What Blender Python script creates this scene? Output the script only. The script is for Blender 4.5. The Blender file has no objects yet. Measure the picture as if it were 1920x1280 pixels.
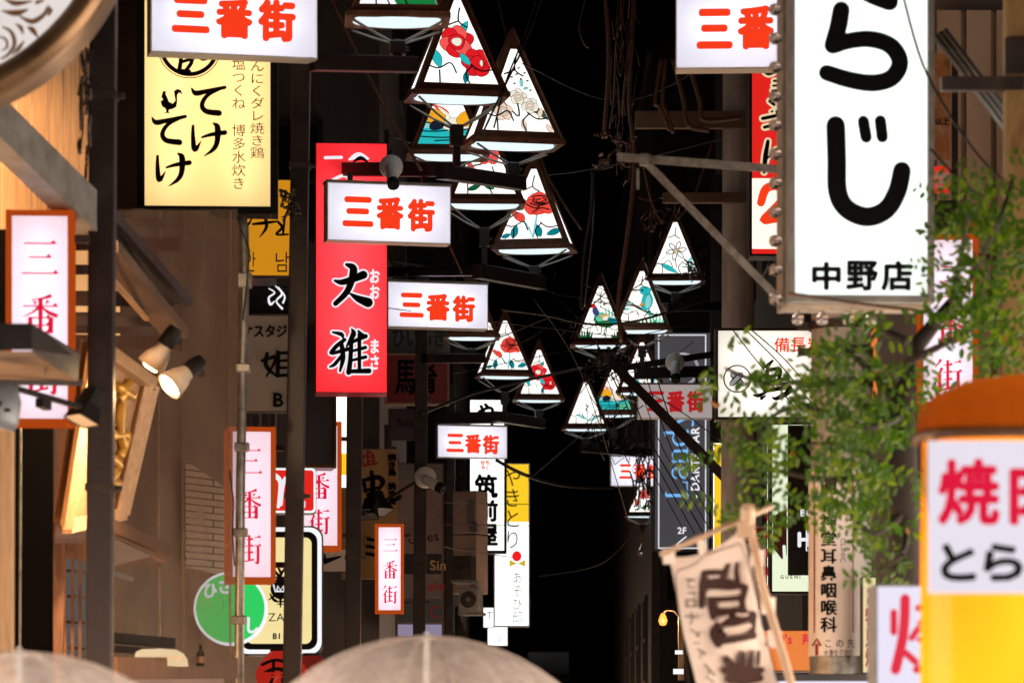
import bpy, bmesh, math, random
from mathutils import Vector, Matrix
random.seed(7)
R = math.radians
sc = bpy.context.scene
C = sc.collection
# ------------------------------------------------------------------ camera
F, HY, CX, CH = 7000.0, 1450.0, 960.0, 1.6      # focal length / horizon / centre in photo pixels, eye height
cam = bpy.data.cameras.new('camera'); co = bpy.data.objects.new('camera', cam); C.objects.link(co)
co.location = (0, 0, CH); co.rotation_euler = (R(90), 0, 0)
cam.sensor_width = 36; cam.lens = 36 * F / 1920; cam.shift_y = (HY - 640) / 1920
cam.clip_start = .1; cam.clip_end = 500
cam.dof.use_dof = True; cam.dof.focus_distance = 28; cam.dof.aperture_fstop = 5.6
sc.camera = co
# ------------------------------------------------------------------ night sky
w = bpy.data.worlds.new('World'); sc.world = w; w.use_nodes = True
nt = w.node_tree; bg = nt.nodes['Background']
sky = nt.nodes.new('ShaderNodeTexSky'); sky.sky_type = 'NISHITA'; sky.sun_disc = False
sky.sun_elevation = R(-6); sky.sun_rotation = R(200)
nt.links.new(sky.outputs[0], bg.inputs[0]); bg.inputs[1].default_value = .05
sc.view_settings.view_transform = 'Standard'; sc.view_settings.look = 'None'
sc.view_settings.exposure = 0; sc.view_settings.gamma = 1
sc.cycles.use_denoising = True
sc.cycles.max_bounces = 6; sc.cycles.transparent_max_bounces = 12
sc.cycles.sample_clamp_indirect = 4
sc.cycles.caustics_reflective = False; sc.cycles.caustics_refractive = False

# ------------------------------------------------------------------ materials
def new_mat(name):
    m = bpy.data.materials.new(name); m.use_nodes = True
    n = m.node_tree; n.nodes.clear()
    out = n.nodes.new('ShaderNodeOutputMaterial')
    return m, n, out
def noise(n, scale, detail=4, stretch=(1, 1, 1), rough=.6):
    tc = n.nodes.new('ShaderNodeTexCoord'); mp = n.nodes.new('ShaderNodeMapping')
    mp.inputs['Scale'].default_value = stretch
    n.links.new(tc.outputs['Object'], mp.inputs[0])
    t = n.nodes.new('ShaderNodeTexNoise'); t.inputs['Scale'].default_value = scale
    t.inputs['Detail'].default_value = detail; t.inputs['Roughness'].default_value = rough
    n.links.new(mp.outputs[0], t.inputs['Vector'])
    return t
def ramp(n, src, stops):
    r = n.nodes.new('ShaderNodeValToRGB'); n.links.new(src, r.inputs[0])
    e = r.color_ramp.elements
    while len(e) < len(stops): e.new(.5)
    for i, (p, c) in enumerate(stops):
        e[i].position = p; e[i].color = (*c, 1) if len(c) == 3 else c
    return r
def sc3(c, k): return tuple(min(1, x * k) for x in c)
def pbr(name, col, rough=.6, metal=0, var=.25, scale=6, stretch=(1, 1, 1), col2=None, bump=0, coat=0, spec=.5):
    m, n, out = new_mat(name)
    b = n.nodes.new('ShaderNodeBsdfPrincipled'); n.links.new(b.outputs[0], out.inputs[0])
    b.inputs['Roughness'].default_value = rough; b.inputs['Metallic'].default_value = metal
    b.inputs['Specular IOR Level'].default_value = spec
    if coat: b.inputs['Coat Weight'].default_value = coat
    if var or col2:
        t = noise(n, scale, 5, stretch)
        r = ramp(n, t.outputs[0], [(.3, sc3(col, 1 - var)), (.5, col), (.72, col2 or sc3(col, 1 + var))])
        n.links.new(r.outputs[0], b.inputs['Base Color'])
        mr = n.nodes.new('ShaderNodeMapRange'); n.links.new(t.outputs[0], mr.inputs[0])
        mr.inputs[3].default_value = max(0, rough - .12); mr.inputs[4].default_value = min(1, rough + .12)
        n.links.new(mr.outputs[0], b.inputs['Roughness'])
        if bump:
            bp = n.nodes.new('ShaderNodeBump'); bp.inputs['Strength'].default_value = bump; bp.inputs['Distance'].default_value = .01
            n.links.new(t.outputs[0], bp.inputs['Height']); n.links.new(bp.outputs[0], b.inputs['Normal'])
    else: b.inputs['Base Color'].default_value = (*col, 1)
    return m
def glow(name, col, s=1.0, dirt=0, scale=5, light=True, dirtcol=(.32, .24, .15), stretch=(1, 1, 1), trans=0):
    """a backlit sheet: it gives off light; dirt = stains on the acrylic"""
    m, n, out = new_mat(name)
    e = n.nodes.new('ShaderNodeEmission'); e.inputs[1].default_value = s
    if dirt:
        t = noise(n, scale, 6, stretch, .65)
        r = ramp(n, t.outputs[0], [(.36, col), (.36 + .5 * (1 - dirt) + .12, tuple(a * (1 - dirt * .6) + b * dirt * .6 * a for a, b in zip(col, dirtcol)))])
        n.links.new(r.outputs[0], e.inputs[0])
    else: e.inputs[0].default_value = (*col, 1)
    g = n.nodes.new('ShaderNodeBsdfGlossy'); g.inputs[0].default_value = (.015, .015, .015, 1); g.inputs[1].default_value = .25
    a = n.nodes.new('ShaderNodeAddShader'); n.links.new(e.outputs[0], a.inputs[0]); n.links.new(g.outputs[0], a.inputs[1])
    last = a
    if trans:
        tb = n.nodes.new('ShaderNodeBsdfTranslucent'); tb.inputs[0].default_value = (*sc3(col, trans), 1)
        a2 = n.nodes.new('ShaderNodeAddShader'); n.links.new(a.outputs[0], a2.inputs[0]); n.links.new(tb.outputs[0], a2.inputs[1]); last = a2
    n.links.new(last.outputs[0], out.inputs[0])
    try: m.cycles.emission_sampling = 'AUTO' if light else 'NONE'
    except Exception: pass
    return m
M = {}
M['pole'] = pbr('brown_painted_steel', (.026, .019, .019), .38, .2, .35, 9)
M['black'] = pbr('black_painted_metal', (.010, .009, .009), .55, 0, .3, 8, spec=.12)
M['dark'] = pbr('dark_brown_metal', (.03, .02, .016), .5, .1, .4, 10)
M['lampframe'] = pbr('rusty_brown_lantern_frame', (.15, .06, .034), .5, .1, .5, 14)

M['cream_metal'] = pbr('cream_painted_metal', (.42, .34, .26), .55, 0, .25, 10)
M['grey_metal'] = pbr('grey_painted_metal', (.22, .215, .20), .5, .2, .3, 12)
M['galv'] = pbr('galvanised_steel', (.24, .24, .23), .4, .6, .35, 26)
M['white_metal'] = pbr('white_painted_metal', (.7, .7, .68), .45, 0, .12, 8)
M['doorway_shade'] = pbr('painted_doorway_shade', (.004, .0035, .003), .9, 0, 0, spec=0)  # shade of the door opening put into the colour
M['ink'] = pbr('black_sign_ink', (.004, .004, .004), .6, 0, 0, spec=.08)
M['white_ink'] = pbr('white_sign_film', (.8, .8, .78), .5, 0, 0)
M['wood'] = pbr('light_pine_boards', (.46, .27, .13), .6, 0, .3, 5, (12, 12, .8))
M['darkwood'] = pbr('dark_stained_wood', (.10, .045, .022), .55, 0, .4, 5, (8, 8, 1))
M['brownwall'] = pbr('grimy_brown_wall', (.13, .078, .048), .6, 0, .35, 3)
M['concrete'] = pbr('stained_concrete', (.27, .25, .22), .8, 0, .3, 7, (1, 1, .3))
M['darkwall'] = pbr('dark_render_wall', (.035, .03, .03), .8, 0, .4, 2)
M['greywall'] = pbr('grey_plaster_wall', (.13, .115, .12), .8, 0, .25, 2, (1, 1, .4))
M['pinkwall'] = pbr('pinkish_beige_panels', (.30, .21, .17), .6, 0, .2, 3)
M['asphalt'] = pbr('wet_asphalt', (.045, .045, .048), .35, 0, .3, 30)
M['wire'] = pbr('black_cable_sheath', (.018, .014, .013), .42, 0, .3, 20)
M['brownwire'] = pbr('brown_braided_cable', (.11, .055, .034), .4, 0, .6, 60)
M['glass'] = pbr('dark_window_glass', (.015, .016, .02), .08, 0, 0)
M['rust'] = pbr('rusted_ochre_paint', (.26, .16, .055), .7, 0, .5, 9, (1, 1, .35), (.12, .045, .015))
M['red'] = pbr('red_unlit_film', (.28, .012, .015), .4, 0, .15, 5)
M['beige'] = pbr('dusty_beige_film', (.36, .31, .26), .5, 0, .15, 4)
WHITE = (.86, .88, 1.0)
M['g_white'] = glow('backlit_white_acrylic', WHITE, .50, .35, 2.2, trans=.9)
M['whitebox'] = pbr('white_sign_box_inside', (.75, .75, .75), .6, 0, .1, 4)
M['g_tube3'] = glow('strong_fluorescent_tube', (1, .97, .93), 34)
M['g_tube4'] = glow('warm_fluorescent_tube', (1, .93, .8), 13)
M['g_tube2'] = glow('slim_fluorescent_tube', (.93, .95, 1), 4.5)
M['g_plaint'] = glow('tube_lit_white_acrylic', (.93, 1, .93), .80, .12, 3, trans=.9)
M['g_warmt'] = glow('tube_lit_warm_white_acrylic', (1, .93, .80), .62, .2, 2, trans=.9)
M['g_tube'] = glow('fluorescent_tube_glass', (.93, .95, 1), 5.5)
M['g_cream'] = glow('backlit_cream_acrylic', (1, .70, .28), .70, .15, 2.5, trans=.95)
M['g_plain'] = glow('bright_white_acrylic', (.97, 1, .95), 1.7, .12, 3)
M['g_warmwhite'] = glow('warm_white_acrylic', (1, .9, .72), 1.3, .25, 2)
M['g_redface'] = glow('backlit_red_acrylic', (.95, .035, .045), .66, 0, 2, trans=.9)
M['g_redface2'] = glow('deep_red_backlit_acrylic', (.85, .02, .015), .9, 0, 2)
M['g_yelloworange'] = glow('backlit_yellow_orange_acrylic', (1, .40, .015), .62, .3, 2)
M['sign_red'] = pbr('red_vinyl_letters', (.42, .02, .025), .5, 0, .1, 5)
M['g_dimred'] = glow('unlit_red_letter_added_glow', (.55, .015, .02), .8, 0, light=False)  # letters of an unlit box, brightened by an added glow
M['g_upright'] = glow('white_backlit_street_name_panel', (.88, .86, 1.0), .66, .15, 3, trans=.9)
M['redbody'] = pbr('red_painted_sign_box', (.40, .012, .03), .4, 0, .15, 5)
M['blackface'] = pbr('black_gloss_panel', (.012, .012, .014), .25, 0, .2, 4)
M['darkface'] = pbr('dark_blank_panel', (.03, .028, .032), .35, 0, .3, 3)
M['darkgold'] = pbr('dull_bronze_trim', (.12, .06, .02), .35, .6, .4, 10)
M['g_plainwhite'] = glow('white_lit_border', (.97, .98, 1), 1.0, .1, 3)
M['tanface'] = pbr('tan_sign_film', (.52, .32, .13), .5, 0, .12, 4)
M['whiteboard'] = pbr('white_sign_film_board', (.6, .55, .52), .5, 0, .1, 4)
M['greyface'] = pbr('grey_sign_film', (.17, .165, .17), .5, 0, .2, 4)
M['greenink'] = pbr('dark_green_ink', (.015, .03, .028), .5, 0, 0)
M['darkred'] = pbr('dark_red_film', (.22, .008, .012), .45, 0, .2, 4)
M['purpleface'] = pbr('dark_purple_film', (.05, .035, .055), .5, 0, .2, 4)
M['tealface'] = pbr('slate_teal_film', (.07, .085, .10), .5, 0, .2, 4)
M['dimpanel'] = pbr('dull_rose_panel', (.24, .17, .165), .5, 0, .2, 4)
M['g_violet'] = glow('dim_violet_panel', (.5, .42, .62), .5, .1, 3)
M['orange_frame'] = glow('backlit_orange_acrylic_border', (.75, .10, .008), .55, .3, 3)
M['g_nearfill'] = glow('near_shop_fill_glow', (1, .80, .65), 9, .4, 1.5, dirtcol=(.25, .12, .05))  # fill glow of the two added shops beside the frame
M['g_warmfill'] = glow('warm_shop_fill_glow', (1, .52, .23), 13, .3, 1.5, dirtcol=(.3, .15, .05))  # fill glow of the added restaurant windows
M['g_streetfill'] = glow('street_shop_fill_glow', (1, .68, .46), 7, .4, 1.5, dirtcol=(.25, .12, .05))  # fill glow of the added ground floor panes
M['g_redball'] = glow('red_lit_ball', (1, .01, .015), .95, 0, light=False)
M['g_olive'] = glow('mustard_lit_bow', (.75, .55, .03), .8, 0, light=False)
M['ink2'] = pbr('slate_ink', (.03, .04, .06), .5, 0, 0)
M['creamletter'] = glow('cream_letter_outline', (1, .8, .5), .8, 0, light=False)
M['barface'] = glow('dim_grey_bar_panel', (.25, .23, .26), .26, .5, 1.2, dirtcol=(.3, .3, .3))
M['g_limewhite'] = glow('lime_white_acrylic', (.92, 1, .72), .95, .3, 2)
M['maroon'] = pbr('maroon_film', (.12, .012, .02), .5, 0, 0)
M['g_white2'] = glow('white_shape', (.9, 1, .85), .9, 0, light=False)
M['g_white_lo'] = glow('lavender_white_acrylic', (.86, .82, 1), .95, .1, 3)
M['g_creamlow'] = glow('creamy_yellow_acrylic', (1, .82, .45), .85, .3, 3)
M['polegrey'] = pbr('weathered_grey_pole_paint', (.34, .31, .29), .6, 0, .3, 9, (1, 1, .3), bump=.3)
M['clinic'] = pbr('white_sign_plate', (.80, .77, .77), .5, 0, .08, 5)
M['g_ambert'] = glow('amber_translucent_plastic', (1, .42, .02), .18, .45, 2.2, trans=.9)
M['g_roof'] = glow('brown_amber_roof_plastic', (.58, .15, .012), .10, .8, 3, stretch=(6, 6, .6), dirtcol=(.12, .05, .02), trans=.33)
M['g_label'] = glow('pinkish_white_label', (.92, .86, .97), .9, .15, 2)
M['bronze'] = pbr('aged_bronze_rim', (.20, .12, .06), .35, .7, .4, 6)
M['g_ivory'] = glow('ivory_lit_face', (.95, .86, .82), .85, .3, 3)
M['goldink'] = pbr('brown_gold_scroll_ink', (.20, .10, .03), .5, 0, .2, 4)
M['greyblue'] = pbr('blue_grey_paint', (.16, .18, .20), .4, .2, .2, 10)
M['palewood'] = pbr('pale_planed_wood', (.55, .34, .18), .5, 0, .2, 6, (10, 10, 1))
M['gilt'] = pbr('gilded_wood', (.75, .42, .08), .35, .4, .15, 12)
M['tile'] = None
M['vinyl'] = None
M['cloth'] = pbr('beige_cotton_cloth', (.84, .72, .64), .9, 0, .06, 4)
M['banner_ink'] = pbr('dark_brown_banner_dye', (.045, .016, .012), .85, 0, .15, 6)
M['polewood'] = pbr('pale_pole_wood', (.55, .38, .25), .5, 0, .15, 10)
M['bark'] = pbr('dark_bark', (.022, .015, .011), .85, 0, .4, 25, bump=.5)
M['poster'] = pbr('orange_food_print', (.45, .20, .07), .5, 0, .6, 9, (1, 1, 1), (.6, .45, .3))
M['ribbrown'] = pbr('brown_umbrella_rib', (.50, .42, .36), .4, 0, .1, 10)
def leafmat(name, col):
    m, n, out = new_mat(name)
    d = n.nodes.new('ShaderNodeBsdfPrincipled'); d.inputs['Base Color'].default_value = (*col, 1); d.inputs['Roughness'].default_value = .4
    tb = n.nodes.new('ShaderNodeBsdfTranslucent'); tb.inputs[0].default_value = (col[0] * 1.5, col[1] * 1.6, col[2] * .6, 1)
    mx = n.nodes.new('ShaderNodeMixShader'); mx.inputs[0].default_value = .5
    n.links.new(d.outputs[0], mx.inputs[1]); n.links.new(tb.outputs[0], mx.inputs[2]); n.links.new(mx.outputs[0], out.inputs[0]); return m
M['leaf'] = leafmat('green_leaf', (.040, .098, .009)); M['leaf2'] = leafmat('yellow_green_leaf', (.12, .19, .014)); M['leaf3'] = leafmat('rusty_leaf', (.24, .09, .02))
def clearsheet(name, col, opac, rough, scale, stretch=(1, 1, 1)):
    """thin plastic sheet: part see-through, part grimy and glossy"""
    m, n, out = new_mat(name); t_ = noise(n, scale, 6, stretch)
    d = n.nodes.new('ShaderNodeBsdfPrincipled'); d.inputs['Roughness'].default_value = rough
    r = ramp(n, t_.outputs[0], [(.3, sc3(col, .6)), (.5, col), (.75, sc3(col, 1.35))]); n.links.new(r.outputs[0], d.inputs['Base Color'])
    t2_ = noise(n, scale * 9, 3); bp = n.nodes.new('ShaderNodeBump'); bp.inputs['Strength'].default_value = .35; bp.inputs['Distance'].default_value = .004; n.links.new(t2_.outputs[0], bp.inputs['Height']); n.links.new(bp.outputs[0], d.inputs['Normal'])
    tl = n.nodes.new('ShaderNodeBsdfTranslucent'); tl.inputs[0].default_value = (*col, 1)
    m1 = n.nodes.new('ShaderNodeMixShader'); m1.inputs[0].default_value = .45; n.links.new(d.outputs[0], m1.inputs[1]); n.links.new(tl.outputs[0], m1.inputs[2])
    tp = n.nodes.new('ShaderNodeBsdfTransparent'); m2 = n.nodes.new('ShaderNodeMixShader')
    mr = n.nodes.new('ShaderNodeMapRange'); n.links.new(t_.outputs[0], mr.inputs[0]); mr.inputs[3].default_value = max(0, opac - .25); mr.inputs[4].default_value = min(1, opac + .25); n.links.new(mr.outputs[0], m2.inputs[0])
    n.links.new(tp.outputs[0], m2.inputs[1]); n.links.new(m1.outputs[0], m2.inputs[2]); n.links.new(m2.outputs[0], out.inputs[0]); return m
M['vinyl'] = clearsheet('grimy_clear_vinyl', (.38, .28, .21), .50, .09, 3, (1, 1, .5))
M['umbrella'] = clearsheet('wet_clear_umbrella_plastic', (.92, .82, .77), .42, .06, 26)
def tilemat():
    m, n, out = new_mat('white_glazed_tiles'); b_ = n.nodes.new('ShaderNodeBsdfPrincipled'); b_.inputs['Roughness'].default_value = .25
    tc = n.nodes.new('ShaderNodeTexCoord'); mp = n.nodes.new('ShaderNodeMapping'); mp.inputs['Rotation'].default_value = (R(90), 0, 0); br = n.nodes.new('ShaderNodeTexBrick')
    n.links.new(tc.outputs['Object'], mp.inputs[0]); n.links.new(mp.outputs[0], br.inputs['Vector'])
    br.inputs['Color1'].default_value = (.6, .5, .43, 1); br.inputs['Color2'].default_value = (.5, .42, .36, 1); br.inputs['Mortar'].default_value = (.05, .035, .03, 1)
    br.inputs['Scale'].default_value = 1; br.inputs['Brick Width'].default_value = .6; br.inputs['Row Height'].default_value = .038; br.inputs['Mortar Size'].default_value = .004
    n.links.new(br.outputs[0], b_.inputs['Base Color']); n.links.new(b_.outputs[0], out.inputs[0]); return m
M['tile'] = tilemat()
M['brown_ink'] = pbr('dark_brown_ink', (.03, .012, .004), .5, 0, 0)
M['g_red'] = glow('red_backlit_letter', (1, .05, .012), .95, 0, light=False)
M['g_crimson'] = glow('crimson_backlit_letter', (.78, .008, .05), .95, 0, light=False)
M['g_yellow'] = glow('backlit_yellow_acrylic', (1, .62, .02), 1.0, .1, 3)
M['g_amber'] = glow('backlit_amber_acrylic', (.95, .32, .012), .62, .35, 1.6)
M['g_green'] = glow('backlit_green_acrylic', (.03, .66, .13), .95, .1, 3)
M['g_gold'] = glow('backlit_gold_acrylic', (1, .84, .40), .95, .5, 3, dirtcol=(.75, .5, .2))
M['g_whiteletter'] = glow('lit_white_letter', (.95, .95, 1), .9, 0, light=False)
M['g_blueletter'] = glow('lit_blue_letter', (.20, .52, .95), .95, 0, light=False)
M['g_orange'] = glow('backlit_orange_acrylic', (1, .26, .05), .85, .3, 2)
M['g_glass'] = glow('white_opal_lamp_glass', (1, .985, .93), 1.7, .66, 5)
M['g_disc'] = glow('opal_lamp_underside', (.78, .94, 1), 1.12, .1, 5)
M['g_bulb'] = glow('hot_filament_bulb', (1, .66, .3), 30)
M['g_window'] = glow('lit_shop_window', (1, .5, .19), .9, .6, 2, dirtcol=(.2, .1, .04))
M['g_dim'] = glow('dim_backlit_panel', (.62, .55, .5), .16, .3, 3)

# ------------------------------------------------------------------ geometry helpers
def P(px, py, Y): return Vector(((px - CX) * Y / F, Y, CH + (HY - py) * Y / F))
class MB:
    def __init__(s): s.v = []; s.f = []; s.m = []
    def add(s, vs, fs, mi=0):
        o = len(s.v); s.v += [tuple(v) for v in vs]
        for f in fs: s.f.append([o + i for i in f]); s.m.append(mi)
    def poly(s, pts, mi=0): s.add(pts, [range(len(pts))], mi)
    def box(s, c, d, rot=None, mi=0):
        c = Vector(c); x, y, z = d[0] / 2, d[1] / 2, d[2] / 2
        vs = [Vector((a * x, b * y, e * z)) for a in (-1, 1) for b in (-1, 1) for e in (-1, 1)]
        if rot is not None: vs = [rot @ v for v in vs]
        s.add([c + v for v in vs], [(0, 1, 3, 2), (4, 6, 7, 5), (0, 4, 5, 1), (2, 3, 7, 6), (0, 2, 6, 4), (1, 5, 7, 3)], mi)
    def bar(s, p, q, a, b=None, mi=0):
        p, q = Vector(p), Vector(q); d = q - p
        rot = d.to_track_quat('Z', 'Y').to_matrix()
        s.box((p + q) / 2, (a, b or a, d.length), rot, mi)
    def tube(s, pts, r, n=6, mi=0, cap=True):
        pts = [Vector(p) for p in pts]; N = len(pts)
        rs = r if isinstance(r, (list, tuple)) else [r] * N
        rings = []; up = Vector((0, 0, 1))
        for i, p in enumerate(pts):
            t = (pts[min(i + 1, N - 1)] - pts[max(i - 1, 0)])
            if t.length < 1e-9: t = Vector((0, 0, 1))
            t.normalize()
            a = t.cross(up if abs(t.z) < .9 else Vector((1, 0, 0))).normalized(); b = t.cross(a)
            rings.append([p + a * rs[i] * math.cos(2 * math.pi * k / n) + b * rs[i] * math.sin(2 * math.pi * k / n) for k in range(n)])
        fs = []
        for i in range(N - 1):
            for k in range(n): fs.append((i * n + k, i * n + (k + 1) % n, (i + 1) * n + (k + 1) % n, (i + 1) * n + k))
        if cap: fs += [tuple(range(n))[::-1], tuple(range((N - 1) * n, N * n))]
        s.add([v for r_ in rings for v in r_], fs, mi)
    def lathe(s, prof, c=(0, 0, 0), n=20, rot=None, mi=0):
        c = Vector(c); vs = []
        for r, z in prof:
            for k in range(n):
                v = Vector((r * math.cos(2 * math.pi * k / n), r * math.sin(2 * math.pi * k / n), z))
                vs.append(c + (rot @ v if rot is not None else v))
        fs = [(i * n + k, i * n + (k + 1) % n, (i + 1) * n + (k + 1) % n, (i + 1) * n + k) for i in range(len(prof) - 1) for k in range(n)]
        s.add(vs, fs, mi)
    def prism(s, pts, y0, y1, mi=0):
        """polygon in x,z extruded along y"""
        n = len(pts)
        vs = [(x, y0, z) for x, z in pts] + [(x, y1, z) for x, z in pts]
        s.add(vs, [range(n), range(2 * n - 1, n - 1, -1)] + [(i, (i + 1) % n + 0, (i + 1) % n + n, i + n) for i in range(n)], mi)
    def build(s, name, mats, parent=None, world=False, smooth=False, bevel=0):
        me = bpy.data.meshes.new(name)
        vs = s.v
        if world and parent is not None:
            inv = (Matrix.Translation(parent.location) @ parent.rotation_euler.to_matrix().to_4x4()).inverted()
            vs = [inv @ Vector(v) for v in vs]
        me.from_pydata(vs, [], s.f)
        for m in (mats if isinstance(mats, (list, tuple)) else [mats]): me.materials.append(m)
        me.polygons.foreach_set('material_index', s.m)
        if smooth: me.polygons.foreach_set('use_smooth', [True] * len(s.f))
        bm = bmesh.new(); bm.from_mesh(me); bmesh.ops.recalc_face_normals(bm, faces=bm.faces); bm.to_mesh(me); bm.free()
        o = bpy.data.objects.new(name, me); C.objects.link(o)
        if parent is not None: o.parent = parent
        if bevel:
            b = o.modifiers.new('bevel', 'BEVEL'); b.width = bevel; b.segments = 2; b.limit_method = 'ANGLE'
        return o
def T(name, label, cat, loc=(0, 0, 0), rz=0, group=None):
    o = bpy.data.objects.new(name, None); C.objects.link(o)
    o.empty_display_size = .1; o.location = loc; o.rotation_euler = (0, 0, rz)
    o['label'] = label; o['category'] = cat
    if group: o['group'] = group
    return o
def tag(o, label, cat, group=None):
    o['label'] = label; o['category'] = cat
    if group: o['group'] = group
    return o
def kind(o, k): o['kind'] = k; return o
def smooth_pts(pts, k=5):
    if len(pts) < 3: return [tuple(p) for p in pts]
    q = [pts[0]] + list(pts) + [pts[-1]]; out = []
    for i in range(1, len(q) - 2):
        a, b, c, d = q[i - 1], q[i], q[i + 1], q[i + 2]
        for j in range(k):
            t = j / k
            out.append(tuple(.5 * ((2 * B) + (-A + Cc) * t + (2 * A - 5 * B + 4 * Cc - D) * t * t + (-A + 3 * B - 3 * Cc + D) * t ** 3) for A, B, Cc, D in zip(a, b, c, d)))
    out.append(tuple(pts[-1])); return out
def stroke2d(pts, w, smooth=True, cap=True, grow=0):
    """a brush stroke: flat ribbon with round ends; w = one width or a list"""
    ws = list(w) if isinstance(w, (list, tuple)) else [w] * len(pts)
    if len(ws) != len(pts):
        ws = [ws[0] + (ws[-1] - ws[0]) * i / (len(pts) - 1) for i in range(len(pts))]
    q = [(p[0], p[1], x / 2 + grow) for p, x in zip(pts, ws)]
    if smooth: q = smooth_pts(q)
    L, Rr = [], []; n = len(q)
    for i in range(n):
        dx = q[min(i + 1, n - 1)][0] - q[max(i - 1, 0)][0]; dy = q[min(i + 1, n - 1)][1] - q[max(i - 1, 0)][1]
        l = math.hypot(dx, dy) or 1; nx, ny = -dy / l, dx / l; h = max(.01, q[i][2])
        L.append((q[i][0] + nx * h, q[i][1] + ny * h)); Rr.append((q[i][0] - nx * h, q[i][1] - ny * h))
    vs = L + Rr; fs = [(i, i + 1, n + i + 1, n + i) for i in range(n - 1)]
    if cap:
        for idx in (0, n - 1):
            x, y, h = q[idx]; a0 = math.atan2(L[idx][1] - y, L[idx][0] - x); sgn = 1 if idx == 0 else -1
            ring = [(x + h * math.cos(a0 + sgn * math.pi * k / 6), y + h * math.sin(a0 + sgn * math.pi * k / 6)) for k in range(7)]
            o = len(vs); vs += ring; fs.append(tuple(range(o, o + 7)))
    return vs, fs
_glyph = {}
def glyph(ch):
    if ch in _glyph: return _glyph[ch]
    c = bpy.data.curves.new('t', 'FONT'); c.body = ch; c.size = 1; c.resolution_u = 3
    o = bpy.data.objects.new('t', c); C.objects.link(o); bpy.context.view_layer.update()
    me = bpy.data.meshes.new_from_object(o.evaluated_get(bpy.context.evaluated_depsgraph_get()))
    r = ([(v.co.x, v.co.y) for v in me.vertices], [tuple(p.vertices) for p in me.polygons])
    bpy.data.objects.remove(o); bpy.data.curves.remove(c); bpy.data.meshes.remove(me)
    _glyph[ch] = r; return r

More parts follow.
